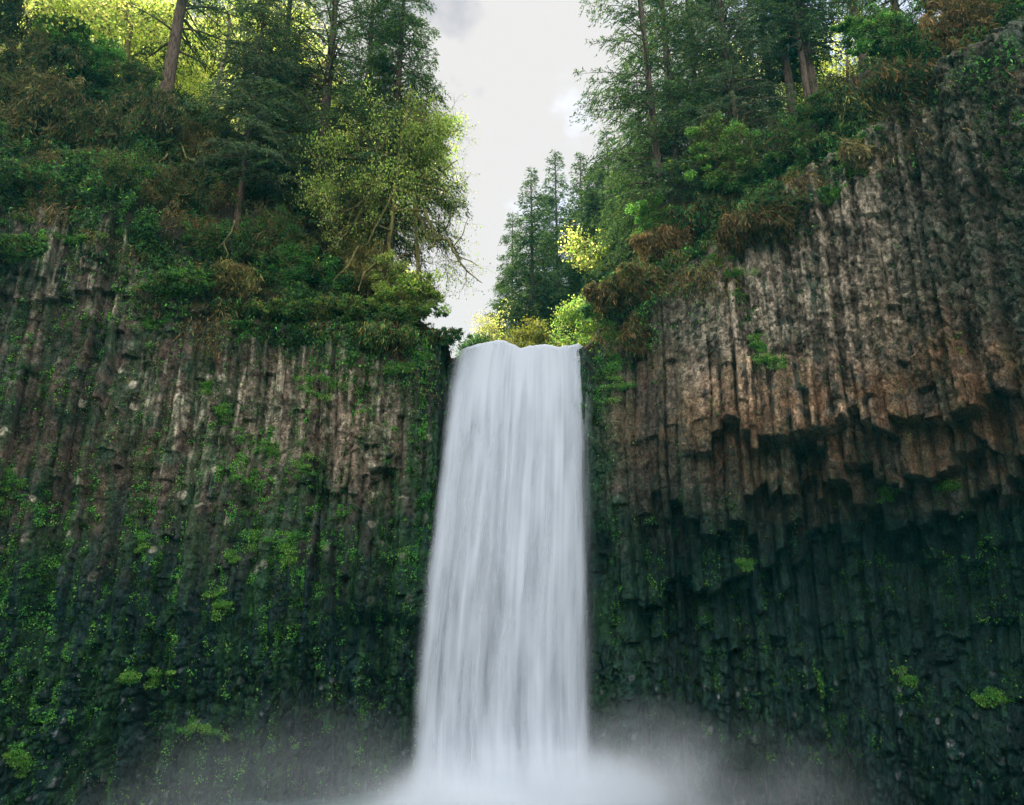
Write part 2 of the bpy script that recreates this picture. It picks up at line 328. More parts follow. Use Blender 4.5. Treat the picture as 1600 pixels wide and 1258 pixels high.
rows = []; NS, NP = 36, 40
for k in range(NS):
    f = k/(NS-1); z = zr+(zt-zr)*f; sb = (z-zr)*K_SET-D_rim*(1-min(1, f*6))
    bump = (fbm(us*.5, np.full(us.shape, f*9.), 4, 51)-.5)*1.6*np.clip((zt-zr)/6, 0, 1)*math.sin(math.pi*min(1, f*1.2+.02))
    rows.append(np.column_stack([ps[:, 0]-ns[:, 0]*(sb-bump), ps[:, 1]-ns[:, 1]*(sb-bump), z-.02]))
sbt = (zt-zr)*K_SET
# plateau: straight back and away from the gorge; the creek valley stays low in the middle
for k in range(1, NP):
    f = (k/(NP-1))**1.6; dist = 260*f
    dirx = ps[:, 0]*.55/40; diry = np.where(ps[:, 1] > 20, 1., np.clip(ps[:, 1]/20, -.2, 1)); dirx = np.where(ps[:, 1] < 20, np.sign(ps[:, 0]), dirx)
    X = ps[:, 0]-ns[:, 0]*sbt+dirx*dist; Y = ps[:, 1]-ns[:, 1]*sbt+diry*dist
    rise = np.clip((np.abs(us)-5)/12, 0, 1)
    Zp = zt + .02*dist + rise*.10*dist*np.exp(-dist/120) + (fbm(X*.08+7, Y*.08+3, 3, 55)-.5)*2.0*np.clip(dist/10, 0, 1)*(.2+.8*rise)
    rows.append(np.column_stack([X, Y, Zp]))
G = np.array(rows).transpose(1, 0, 2)
hill = mesh_np('hillside', G.reshape(-1, 3), grid_faces(len(us), NS+NP-1), M_SLOPE, smooth=True); tag(hill, 'steep mossy forest floor above the cliff rim', None, kind='structure')

# unseen valley slope added behind the camera to block low frontal light
vx = np.linspace(-150, 150, 90); vt = np.linspace(0, 1, 30); VX, VT = np.meshgrid(vx, vt, indexing='ij')
vz = -2.6+44*VT+6*(fbm(VX*.06+5, VT*5, 4, 66)-.5)*VT; vy = -34-30*VT-VX**2*-.0004+8*(fbm(VX*.08, VT*4, 4, 67)-.5)
vs_ = mesh_np('light_block_slope', np.stack([VX, vy, vz], -1).reshape(-1, 3), grid_faces(90, 30), M_SLOPE, smooth=True); tag(vs_, 'unseen valley slope added behind the camera to block low light', None, kind='structure')
# pool and ground sheets
def sheet(name, z, x0, x1, y0, y1, m, n=40, wav=0.):
    x = np.linspace(x0, x1, n); y = np.linspace(y0, y1, n); X, Y = np.meshgrid(x, y, indexing='ij')
    return mesh_np(name, np.stack([X, Y, z+wav*(fbm(X*.3, Y*.3, 3, 61)-.5)], -1).reshape(-1, 3), grid_faces(n, n), m, smooth=True)
g = sheet('ground', -2.5, -420, 420, -120, 420, M_GROUND); tag(g, 'dark ground of the gorge floor', None, kind='structure')
mw, t = mat('pool_water'); o = N(t, 'ShaderNodeOutputMaterial'); b = N(t, 'ShaderNodeBsdfPrincipled'); t.links.new(b.outputs[0], o.inputs[0])
b.inputs['Base Color'].default_value = (.05, .09, .09, 1); b.inputs['Roughness'].default_value = .12
n = N(t, 'ShaderNodeTexNoise'); n.inputs['Scale'].default_value = 30; bp = N(t, 'ShaderNodeBump'); bp.inputs['Distance'].default_value = .1; t.links.new(n.outputs[0], bp.inputs['Height']); t.links.new(bp.outputs[0], b.inputs['Normal'])
pool = sheet('pool', -1.1, -50, 50, -30, 47, mw, 90, .25); tag(pool, 'blue green plunge pool churned by the falling water', None, kind='structure')

# ------------------------------------------------------------------ waterfall
LE = [(520, 722), (540, 718), (560, 709), (600, 700), (680, 690), (800, 673), (900, 661), (1000, 652), (1100, 644), (1180, 639), (1260, 632)]
RE = [(520, 905), (540, 914), (560, 918), (600, 920), (680, 921), (760, 921), (900, 926), (1000, 927), (1100, 928), (1180, 930), (1260, 934)]
def water_material():
    m, t = mat('falling_water'); l = t.links.new
    o = N(t, 'ShaderNodeOutputMaterial'); uv = N(t, 'ShaderNodeAttribute', attribute_name='Col'); sx = N(t, 'ShaderNodeSeparateXYZ'); l(uv.outputs['Vector'], sx.inputs[0])
    def streak(fx, fy, det, seed):
        cm = N(t, 'ShaderNodeCombineXYZ'); a = N(t, 'ShaderNodeMath', operation='MULTIPLY'); a.inputs[1].default_value = fx; bb = N(t, 'ShaderNodeMath', operation='MULTIPLY'); bb.inputs[1].default_value = fy
        l(sx.outputs[0], a.inputs[0]); l(sx.outputs[1], bb.inputs[0]); l(a.outputs[0], cm.inputs[0]); l(bb.outputs[0], cm.inputs[1])
        z = N(t, 'ShaderNodeMath', operation='ADD'); z.inputs[1].default_value = seed; l(sx.outputs[2], z.inputs[0]); l(z.outputs[0], cm.inputs[2])
        n = N(t, 'ShaderNodeTexNoise'); n.inputs['Scale'].default_value = 1; n.inputs['Detail'].default_value = det; n.inputs['Roughness'].default_value = .55; l(cm.outputs[0], n.inputs[0]); return n.outputs[0]
    s1 = streak(9, .85, 2, 1.5); s2 = streak(24, .5, 2, 4.2); s3 = streak(70, .5, 1, 8.7)
    m1 = N(t, 'ShaderNodeMath', operation='MULTIPLY'); m1.inputs[1].default_value = .72; l(s1, m1.inputs[0])
    m2 = N(t, 'ShaderNodeMath', operation='MULTIPLY_ADD'); m2.inputs[1].default_value = .20; l(s2, m2.inputs[0]); l(m1.outputs[0], m2.inputs[2])
    m3 = N(t, 'ShaderNodeMath', operation='MULTIPLY_ADD'); m3.inputs[1].default_value = .08; l(s3, m3.inputs[0]); l(m2.outputs[0], m3.inputs[2])
    al = N(t, 'ShaderNodeAttribute', attribute_name='cover'); th = N(t, 'ShaderNodeMath', operation='ADD'); l(m3.outputs[0], th.inputs[0]); l(al.outputs['Fac'], th.inputs[1])
    rg = N(t, 'ShaderNodeMapRange', interpolation_type='SMOOTHSTEP'); rg.inputs['From Min'].default_value = .36; rg.inputs['From Max'].default_value = .70; rg.inputs['To Max'].default_value = .97; l(th.outputs[0], rg.inputs[0])
    ed = N(t, 'ShaderNodeAttribute', attribute_name='edge'); mm = N(t, 'ShaderNodeMath', operation='MULTIPLY'); l(rg.outputs[0], mm.inputs[0]); l(ed.outputs['Fac'], mm.inputs[1])
    df = N(t, 'ShaderNodeBsdfDiffuse'); df.inputs[0].default_value = (.58, .64, .71, 1); tl = N(t, 'ShaderNodeBsdfTranslucent'); tl.inputs[0].default_value = (.64, .68, .75, 1)
    mx = N(t, 'ShaderNodeMixShader'); mx.inputs[0].default_value = .28; l(df.outputs[0], mx.inputs[1]); l(tl.outputs[0], mx.inputs[2])
    tr = N(t, 'ShaderNodeBsdfTransparent'); ms = N(t, 'ShaderNodeMixShader'); l(mm.outputs[0], ms.inputs[0]); l(tr.outputs[0], ms.inputs[1]); l(mx.outputs[0], ms.inputs[2]); l(ms.outputs[0], o.inputs[0])
    return m
M_WATER = water_material()
fall = empty('waterfall', (0, 42.5, 0)); tag(fall, 'silky white waterfall plunging over the notch', None, kind='structure')
def water_sheet(name, fw, cover, seed, wmin=-1, wmax=1, soft=.06, crest=True, top=546., yb=0.):
    na, nb = 160, 260
    a = np.linspace(wmin, wmax, na)[:, None]; v = np.linspace(0, 1, nb)[None]
    px_c = 718+(910-718)*(a+1)/2
    tc_ = poly([(700, 575), (712, 556), (722, 545), (745, 537), (765, 532), (785, 530), (800, 537), (812, 543), (826, 539), (850, 537), (870, 541), (890, 538), (902, 536), (912, 541), (918, 552), (926, 575)], px_c)+1.5*(fbm(a*14+seed, 0*a, 3, seed+71)-.5)*2+seed*.8
    py = tc_+(1250-tc_)*v
    # crest: water rises a little before the lip
    lx = poly([(b, a_) for a_, b in []] or [(0, 0), (1, 0)], v)
    le = np.interp(py, [p[0] for p in LE], [p[1] for p in LE]); re = np.interp(py, [p[0] for p in RE], [p[1] for p in RE])
    lump = (fbm((a+1)*3.2+seed, 0*a, 3, seed+70)-.5)
    wob = .5*(fbm((a+1)*2.4+seed*3, v*1.2, 2, seed+80)-.5)
    px = le+(re-le)*(a+1)/2
    Yd = 44.9-fw*(1-(1-np.minimum(v*1.6, 1))**2)*.9-fw*.6*v**1.5 + wob*np.clip(v*6, 0, 1) - yb
    P = np.zeros((na, nb, 3)); dy = 629-py; kk = Yd/(FPX*cp-dy*sp)
    P[..., 0] = (px-800)*kk; P[..., 1] = Yd; P[..., 2] = CZ+(FPX*sp+dy*cp)*kk
    P = P[:, ::1]
    # extend upstream over the lip
    up = []
    for q in np.linspace(1, 0, 14, endpoint=False):
        X = P[:, 0].copy(); X[:, 1] += q*5.0 ; X[:, 2] += (1-(1-q)**2)*.10; X[:, 0] *= 1-.06*q
        up.append(X)
    P = np.concatenate([np.array(up).transpose(1, 0, 2), P], 1); nb2 = nb+14
    vv = np.concatenate([np.linspace(-.07, 0, 14, endpoint=False), np.linspace(0, 1, nb)])[None]+0*a
    ccol = np.stack([(a+1)/2+0*vv + .012*np.sin(vv*7+seed), vv*3.0, np.full(vv.shape, seed*3.7)], -1)
    edge = sstep(0, soft, (a-wmin)/2+.012*(fbm(vv*9, 0*vv, 3, seed+3)-.5)*4)*sstep(0, soft, (wmax-a)/2) + 0*vv
    cov = cover+.16*sstep(.25, 0, vv)+.12*sstep(.75, 1, vv)+.10*np.exp(-((a-.25)/.35)**2)-.05*np.exp(-((a+.35)/.25)**2)
    return mesh_np(name, P.reshape(-1, 3), grid_faces(na, nb2), M_WATER, fall, col=ccol.reshape(-1, 3), smooth=True, extra={'cover': cov, 'edge': edge})
water_sheet('rear_curtain', 1.2, .20, 1, -.96, .96, .07)
water_sheet('middle_curtain', 1.75, .04, 2, -1, 1, .10)
water_sheet('front_curtain', 2.3, -.02, 3, -.93, .95, .16)
water_sheet('edge_veil', 1.5, -.05, 4, -1.07, 1.09, .22)

# ================================================================== vegetation
def leaf_material(name, trans=.45, rough=.6, spec=.2):
    m, t = mat(name); l = t.links.new
    o = N(t, 'ShaderNodeOutputMaterial'); a = N(t, 'ShaderNodeAttribute', attribute_name='Col')
    b = N(t, 'ShaderNodeBsdfPrincipled'); b.inputs['Roughness'].default_value = rough; b.inputs['Specular IOR Level'].default_value = spec; l(a.outputs['Color'], b.inputs['Base Color'])
    tl = N(t, 'ShaderNodeBsdfTranslucent'); g = N(t, 'ShaderNodeMix', data_type='RGBA', blend_type='MULTIPLY'); g.inputs[0].default_value = 1; g.inputs[7].default_value = (1.6, 1.6, .85, 1)
    l(a.outputs['Color'], g.inputs[6]); l(g.outputs[2], tl.inputs[0]); mx = N(t, 'ShaderNodeMixShader'); mx.inputs[0].default_value = trans
    l(b.outputs[0], mx.inputs[1]); l(tl.outputs[0], mx.inputs[2]); l(mx.outputs[0], o.inputs[0]); return m
M_LEAF = leaf_material('broad_leaves', .55, .6, .12); M_NEEDLE = leaf_material('needles', .32, .85, .04); M_SUNLEAF = leaf_material('sunlit_leaves', .72, .6, .1); M_MOSS = leaf_material('moss', .2, .95, .05)  # sunlit_leaves: more translucent copy with the sun's glow built in
def bark_material(name, c1, c2, sc=7):
    m, t = mat(name); l = t.links.new
    o = N(t, 'ShaderNodeOutputMaterial'); b = N(t, 'ShaderNodeBsdfPrincipled'); l(b.outputs[0], o.inputs[0]); b.inputs['Roughness'].default_value = .95; b.inputs['Specular IOR Level'].default_value = .1
    c = N(t, 'ShaderNodeTexCoord'); mp = N(t, 'ShaderNodeMapping'); mp.inputs['Scale'].default_value = (1, 1, .22); l(c.outputs['Object'], mp.inputs[0])
    n = N(t, 'ShaderNodeTexNoise'); n.inputs['Scale'].default_value = sc; n.inputs['Detail'].default_value = 7; n.inputs['Roughness'].default_value = .7; l(mp.outputs[0], n.inputs[0])
    r = N(t, 'ShaderNodeValToRGB'); r.color_ramp.elements[0].position = .36; r.color_ramp.elements[0].color = c1+(1,); r.color_ramp.elements[1].position = .64; r.color_ramp.elements[1].color = c2+(1,)
    l(n.outputs[0], r.inputs[0]); l(r.outputs[0], b.inputs['Base Color']); bp = N(t, 'ShaderNodeBump'); bp.inputs['Distance'].default_value = .12; l(n.outputs[0], bp.inputs['Height']); l(bp.outputs[0], b.inputs['Normal'])
    return m
M_BARK = bark_material('fir_bark', (.035, .025, .018), (.17, .125, .095))
M_BARK2 = bark_material('mossy_bark', (.04, .038, .016), (.24, .215, .08), 5)
M_PALE = bark_material('bleached_wood', (.16, .14, .10), (.42, .38, .28), 9)

def norm(v): return v/np.maximum(np.linalg.norm(v, axis=-1, keepdims=True), 1e-9)
def leaves(P, Dr, ln, wd, r, flat=0.):
    """rhombus leaves: P base, Dr direction, per-leaf length and width"""
    n = len(P); Dr = norm(Dr); side = norm(np.cross(Dr, norm(r.normal(0, 1, (n, 3))*(1-flat)+np.array([0, 0, 1.])*flat*2)))
    up = np.cross(side, Dr); ln = np.broadcast_to(ln, n)[:, None]; wd = np.broadcast_to(wd, n)[:, None]
    a = P; b = P+Dr*ln*.45+side*wd*.5+up*ln*.06; c = P+Dr*ln; d = P+Dr*ln*.45-side*wd*.5+up*ln*.06
    return np.stack([a, b, c, d], 1).reshape(-1, 3), np.arange(4*n).reshape(n, 4)
def tubes(paths, sides=6):
    vs, fs, off = [], [], 0; ang = np.linspace(0, 2*math.pi, sides, endpoint=False)
    for P, rad in paths:
        P = np.asarray(P, float); rad = np.asarray(rad, float); n = len(P); T = norm(np.gradient(P, axis=0)); ref = np.array([.31, .95, .05]) if abs(T[0, 2]) > .6 else np.array([0, 0, 1.])
        A = norm(np.cross(T, ref)); B = np.cross(T, A)
        ring = P[:, None]+rad[:, None, None]*(A[:, None]*np.cos(ang)[None, :, None]+B[:, None]*np.sin(ang)[None, :, None]); vs.append(ring.reshape(-1, 3))
        i = (np.arange(n-1)[:, None]*sides+np.arange(sides)[None]); j = (np.arange(n-1)[:, None]*sides+(np.arange(sides)[None]+1) % sides)
        fs.append(np.stack([i, j, j+sides, i+sides], -1).reshape(-1, 4)+off); off += n*sides
    return np.vstack(vs), np.vstack(fs)
def wiggle(a, b, n, amp, r, sag=0.):
    t = np.linspace(0, 1, n)[:, None]; a = np.asarray(a, float); b = np.asarray(b, float); L0 = np.linalg.norm(b-a)
    w = np.cumsum(r.normal(0, 1, (n, 3)), 0); w -= w[0]+(w[-1]-w[0])*t; w /= max(1, math.sqrt(n))
    return a+(b-a)*t+w*amp*L0 - np.array([0, 0, 1.])*sag*L0*4*t*(1-t)
def palette(r, n, cols, var=.3):
    cols = np.array(cols, float); c = cols[r.integers(0, len(cols), n)]
    return np.clip(c*(1+r.normal(0, var, (n, 1)))*(1+r.normal(0, .08, (n, 3))), .004, .9)
FIR = [(.055, .105, .042), (.040, .082, .038), (.080, .130, .042), (.034, .066, .036)]
HEM = [(.065, .115, .060), (.085, .130, .080), (.05, .095, .048), (.11, .13, .080)]
MAPLE = [(.21, .32, .085), (.28, .38, .11), (.15, .25, .06), (.32, .38, .14)]
SUNLIT_YELLOW = [(.50, .54, .20), (.42, .50, .14), (.60, .60, .30)]  # leaf yellow raised so that backlit sun glow sits in the colour
GREEN = [(.065, .20, .04), (.10, .26, .05), (.04, .15, .035), (.13, .28, .065)]
BROWN = [(.17, .125, .055), (.10, .08, .035), (.24, .18, .08), (.08, .11, .04)]
RUST = [(.17, .105, .045), (.11, .075, .03), (.22, .15, .07), (.09, .09, .03)]
GOLD = [(.28, .235, .085), (.22, .20, .06), (.16, .18, .05)]
DARK = [(.035, .085, .035), (.05, .115, .04), (.025, .05, .022)]

bvh_v = np.vstack([Vg.reshape(-1, 3)[:], G.reshape(-1, 3)])
def make_bvh():
    st_ = 4; A = Vg[::st_, ::st_]; na, nb = A.shape[:2]; fa = grid_faces(na, nb); fb = grid_faces(len(us), NS+NP-1)+na*nb
    return BVHTree.FromPolygons(np.vstack([A.reshape(-1, 3), G.reshape(-1, 3)]).tolist(), np.vstack([fa, fb]).tolist())
BV = make_bvh()
def hit(px, py):
    d = W(px, py, 30)-np.array([0, 0, CZ]); q, nrm, i, dist = BV.ray_cast(Vector((0, 0, CZ)), Vector(d).normalized(), 400)
    return (np.array(q), np.array(nrm)) if q is not None else (None, None)
def ground_at(x, y):
    q, nrm, i, dist = BV.ray_cast(Vector((x, y, 120)), Vector((0, 0, -1)), 300); return q.z if q is not None else 26.

# ------------------------------------------------------------------ conifers
def conifer(name, label, base, height, radius, cat='fir tree', start=.15, cols=FIR, r0=.35, lean=(0, 0), nbr=150, seed=0, droop=.35, dens=1., bark=None, group=None, leaf=.31, side_bias=None, up=.15, shape=.75, ztop_cut=None, gaps=0., sink=2.0, trunk_vis=True):
    r = np.random.default_rng(seed+1000); base = np.array(base, float); root = empty(name, base); tag(root, label, cat, group)
    n = 26; t = np.linspace(0, 1, n); axis = np.column_stack([base[0]+lean[0]*height*t**1.2+np.cumsum(r.normal(0, .012, n))*height*.04, base[1]+lean[1]*height*t, base[2]-sink+(height+sink)*t])
    rad = r0*(1-t)**.8*1.0+.02; rad[:3] *= np.array([1.5, 1.3, 1.1])
    br = []; LP, LD, LC = [], [], []
    tz = start+(1-start)*np.linspace(0, 1, nbr)**.9*.985
    tw_paths = []
    for q in tz:
        if ztop_cut is not None and base[2]+q*height > ztop_cut: continue
        if r.random() < gaps: continue
        p0 = np.array([np.interp(q, t, axis[:, k]) for k in range(3)]); az = r.uniform(0, 2*math.pi)
        if side_bias is not None and r.random() < .65: az = side_bias+r.normal(0, .7)
        rel = (q-start)/(1-start); Lb = radius*((1-rel)**shape)*r.uniform(.6, 1.12)*(min(1, .6+rel*4))+.3
        d = np.array([math.cos(az), math.sin(az), up+.35*rel+r.normal(0, .08)]); m = 7; s = np.linspace(0, 1, m)[:, None]
        pb = p0+d*Lb*s+np.array([0, 0, -1.])*droop*Lb*s**1.8+np.cumsum(r.normal(0, .02, (m, 3)), 0)*Lb*.5
        br.append((pb, np.linspace(max(.03, rad.max()*.17*(1-rel)+.015), .01, m)))
        # twigs
        nt_ = max(4, int(Lb*5.5*dens)); f = r.uniform(.12, 1, nt_)**.8; bp_ = np.stack([np.interp(f*(m-1), np.arange(m), pb[:, k]) for k in range(3)], -1)
        tang = norm(pb[-1]-pb[0]); sd_ = norm(np.cross(tang, [0, 0, 1.])); sg = np.where(r.random(nt_) < .5, -1, 1)[:, None]
        tl_ = (Lb*.42*(1-.65*f)*r.uniform(.5, 1.1, nt_)+.18)[:, None]; td = norm(tang*.65+sd_*sg*.8+np.array([0, 0, -.25])+r.normal(0, .16, (nt_, 3)))
        nl = np.maximum(3, (tl_[:, 0]*11*dens).astype(int)); idx = np.repeat(np.arange(nt_), nl); g = r.random(len(idx))[:, None]
        LP.append(bp_[idx]+td[idx]*tl_[idx]*g-np.array([0, 0, 1.])*(g**2)*tl_[idx]*.25+r.normal(0, .03, (len(idx), 3)))
        LD.append(td[idx]*.8+sd_*np.where(r.random((len(idx), 1)) < .5, -1, 1)*.7+r.normal(0, .25, (len(idx), 3))+np.array([0, 0, -.22]))
        LC.append(np.full(len(idx), r.normal(0, .18)))
    v, f = tubes([(axis, rad)], 12); v2, f2 = tubes(br, 4); mesh_np('trunk', np.vstack([v, v2]), np.vstack([f, f2+len(v)]), bark or M_BARK, root, smooth=True)
    P = np.vstack(LP); Dd = np.vstack(LD); k = np.concatenate(LC); n = len(P)
    v, f = leaves(P, Dd, leaf*r.uniform(.6, 1.4, n), leaf*.25*r.uniform(.7, 1.3, n), r, .35)
    cl = palette(r, n, cols)*(1+k[:, None]); mesh_np('crown', v, f, M_NEEDLE, root, col=np.repeat(np.clip(cl, .004, .8), 4, 0)); return root

# ------------------------------------------------------------------ broadleaf trees and shrubs
LF = [.55, .85]
def grow(p, d, Ln, rad, depth, r, paths, ends, spread, upb, gn):
    n = 6; q = [np.array(p, float)]; dd = norm(np.array(d, float))
    for i in range(n): dd = norm(dd+r.normal(0, gn, 3)+np.array([0, 0, upb])); q.append(q[-1]+dd*Ln/n)
    q = np.array(q); paths.append((q, np.linspace(rad, rad*.6, n+1)))
    if depth == 0: ends.append(q[2:]); return
    if depth == 1: ends.append(q[2:])
    if depth == 2: ends.append(q[4:])
    for k in range(r.integers(3, 5)):
        i = r.integers(2, n+1) if k else n; nd = norm(dd+r.normal(0, spread, 3)); grow(q[i], nd, Ln*r.uniform(LF[0], LF[1]), rad*.55, depth-1, r, paths, ends, spread, upb, gn)
def broadleaf(name, label, base, height, cat='tree', depth=4, cols=MAPLE, leaf=.16, nleaf=14, spread=.75, upb=.06, gn=.16, r0=.16, seed=0, lean=(0, 0, 1), bark=None, group=None, hang=.4, trunk_h=.35, lmat=None, fuzz=.22, stems=1, parts=('trunk', 'crown'), extra_paths=None, width=.5, gap=0.):
    r = np.random.default_rng(seed+5000); base = np.array(base, float); root = empty(name, base); tag(root, label, cat, group)
    paths, ends = [], []
    for s in range(stems):
        d = np.array(lean, float)+r.normal(0, .45 if stems > 1 else .04, 3); grow(base-np.array([0, 0, .25]), d, height*trunk_h*r.uniform(.85, 1.1), r0, depth, r, paths, ends, spread, upb, gn)
    if extra_paths:
        for q in extra_paths: paths.append(q)
    v, f = tubes(paths, 6); mesh_np(parts[0], v, f, bark or M_BARK2, root, smooth=True)
    E = np.vstack(ends)
    if gap: E = E[fbm(E[:, 0]*1.1+seed, E[:, 2]*1.5, 2, 131)+.04*r.normal(0, 1, len(E)) > gap]
    idx = np.repeat(np.arange(len(E)), nleaf); n = len(idx)
    P = E[idx]+r.normal(0, fuzz, (n, 3))*np.array([1, 1, .7]); Dd = r.normal(0, 1, (n, 3)); Dd[:, 2] -= hang*2.5
    v, f = leaves(P, Dd, leaf*r.uniform(.6, 1.4, n), leaf*.62*r.uniform(.7, 1.3, n), r)
    cvar = 1+.25*np.repeat(r.normal(0, 1, len(E)), nleaf)[:, None]*.6
    mesh_np(parts[1], v, f, lmat or M_LEAF, root, col=np.repeat(np.clip(palette(r, n, cols, .22)*cvar, .004, .85), 4, 0)); return root
def bush(label, at, size, cols=GREEN, name='shrub', cat='shrub', seed=0, nclump=26, leaf=.14, per=150, hang=.3, out=1.1, strand=False, lmat=None, group=None, flat=.7, twigs=True, stemmat=None, lift=.35):
    """leafy or mossy shrub growing out of the slope; size = (wx, wy, wz) half extents"""
    p, nr = at if isinstance(at, tuple) else (np.array(at), np.array([0, -1, 0.]))
    if nr[1] > 0: nr = -nr
    r = np.random.default_rng(seed+9000); root = empty(name, p); tag(root, label, cat, group); sx, sy, sz = size
    c = p+nr*out*sy+np.array([0, 0, lift*sz]); th = r.normal(0, 1, (nclump, 3)); th = norm(th)*(r.random((nclump, 1))**.4); th[:, 1] = -np.abs(th[:, 1])*.9+.2
    cen = c+th*np.array([sx, sy, sz])
    if twigs:
        ps_ = [(wiggle(p-nr*.3+r.normal(0, .1*sx, 3), q, 8, .12, r, -.05), np.linspace(.05, .012, 8)) for q in cen]
        for q in cen:
            for k in range(6): ps_.append((wiggle(q, q+norm(r.normal(0, 1, 3)+np.array([0, -.7, .1]))*.7*min(sx, sz), 5, .2, r), np.linspace(.028, .008, 5)))
        v, f = tubes(ps_, 4); mesh_np('stem', v, f, stemmat or M_BARK2, root)
    nclump, cen = nclump*2, np.vstack([cen, c+norm(r.normal(0, 1, (nclump, 3)))*np.array([sx, sy*.6, sz])*r.uniform(.7, 1.35, (nclump, 1))]); per = int(per*.62)
    idx = np.repeat(np.arange(nclump), per); n = len(idx); cs = r.uniform(.12, .42, nclump)*min(1.6, (sx*sz)**.5)
    P = cen[idx]+norm(r.normal(0, 1, (n, 3)))*(r.random((n, 1))**.45)*cs[idx][:, None]*np.array([1, .8, flat])
    Dd = r.normal(0, 1, (n, 3)); Dd[:, 2] -= hang*2.5
    ln = leaf*r.uniform(.6, 1.5, n); wd = ln*.6
    if strand: ln = ln*3.0; wd = ln*.10+.02; Dd = r.normal(0, .45, (n, 3))+np.array([0, -.25, -1.1]); P[:, 2] -= r.random(n)**2*cs[idx]*1.6
    v, f = leaves(P, Dd, ln, wd, r); cv = 1+r.normal(0, .22, nclump)[idx][:, None]
    mesh_np('foliage', v, f, lmat or (M_MOSS if strand else M_LEAF), root, col=np.repeat(np.clip(palette(r, n, cols, .25)*cv, .004, .8), 4, 0)); return root
def gp(px, Y, dz=0.):
    x = W(px, 500, Y)[0]; return np.array([x, Y, ground_at(x, Y)+dz])
def onslope(px, py):
    q, n = hit(px, py)
    if q is None: q = W(px, py, 46); n = np.array([0, -1, .2])
    return q, n

# ---- left rim trees
b, _ = onslope(252, 158); conifer('fir_tree', 'tall fir with a thick straight ridged bare trunk on the left slope', b+np.array([0, .4, 0]), 34, 6.5, start=.22, r0=.58, seed=1, nbr=120, gaps=.2, cols=FIR, dens=.9)
b, _ = onslope(370, 350); conifer('hemlock_tree', 'slender hemlock with reddish trunk and grey green drooping boughs rooted at the cliff edge', b, 27, 5.6, 'hemlock tree', start=.20, r0=.27, seed=2, nbr=200, cols=HEM, droop=.6, dens=1.0)
b, _ = onslope(485, 345); conifer('fir_tree', 'broad dark fir with long arching boughs behind the leafy maple', b+np.array([0, 1.0, 0]), 36, 10.5, start=.14, r0=.55, seed=3, nbr=190, cols=FIR, droop=.6, dens=.7, up=.35, gaps=.15)
b = gp(600, 48.5); conifer('fir_tree', 'tall dense fir whose outer boughs reach the white sky left of the gap', b, 38, 6.0, start=.2, r0=.45, seed=4, nbr=300, cols=FIR+HEM[:1], droop=.5, dens=1.1)
b = gp(395, 51); conifer('fir_tree', 'dark fir standing behind the hemlock with sunlit leaves beyond', b, 33, 7.0, start=.10, r0=.4, seed=5, nbr=170, cols=FIR, droop=.5, dens=.85, gaps=.1)
b, _ = onslope(440, 300); conifer('hemlock_tree', 'young grey green hemlock with feathery boughs left of the maple', b, 17, 5.2, 'hemlock tree', start=.02, r0=.16, seed=6, nbr=210, cols=HEM, droop=.65, dens=1.0)
b = gp(545, 50); conifer('fir_tree', 'upright fir between the broad dark fir and the tall dense one', b, 36, 6.0, start=.16, r0=.4, seed=7, nbr=220, cols=FIR, droop=.5, dens=.9)
# sunlit woods behind the left rim
sun_specs = [(-70, 52, 19, 'sunlit maple in yellow green leaf at the far left of the upper edge'), (20, 57, 23, 'sunlit maple above the brown mossy thicket in the left corner'), (75, 50, 15, 'sunlit maple with crooked limbs above the green bush'), (130, 60, 24, 'glowing maple with thin dark stems left of the ridged fir trunk'), (185, 54, 20, 'glowing maple with a forked dark trunk left of the ridged fir'),
             (240, 64, 26, 'glowing maple seen just behind the ridged fir trunk'), (300, 56, 20, 'bright maple just right of the ridged fir trunk'), (345, 66, 27, 'bright maple between the ridged fir and the hemlock'), (400, 62, 25, 'bright maple far behind the hemlock boughs'), (460, 58, 21, 'bright maple glimpsed through the broad dark fir'), (550, 62, 22, 'bright maple deep behind the two tall firs'), (620, 60, 17, 'bright maple behind the mossy trunks at the edge of the gap')]
for i, (px, Y, h, lb) in enumerate(sun_specs):
    broadleaf('maple_tree', lb, gp(px, Y), h*1.6, 'maple tree', lmat=M_SUNLEAF, depth=5, cols=SUNLIT_YELLOW+MAPLE[:1], leaf=.30, nleaf=3, r0=.30, seed=20+i, spread=.7, upb=.05, trunk_h=.26, fuzz=.65, hang=.15, group='sunlit maples behind the left rim')

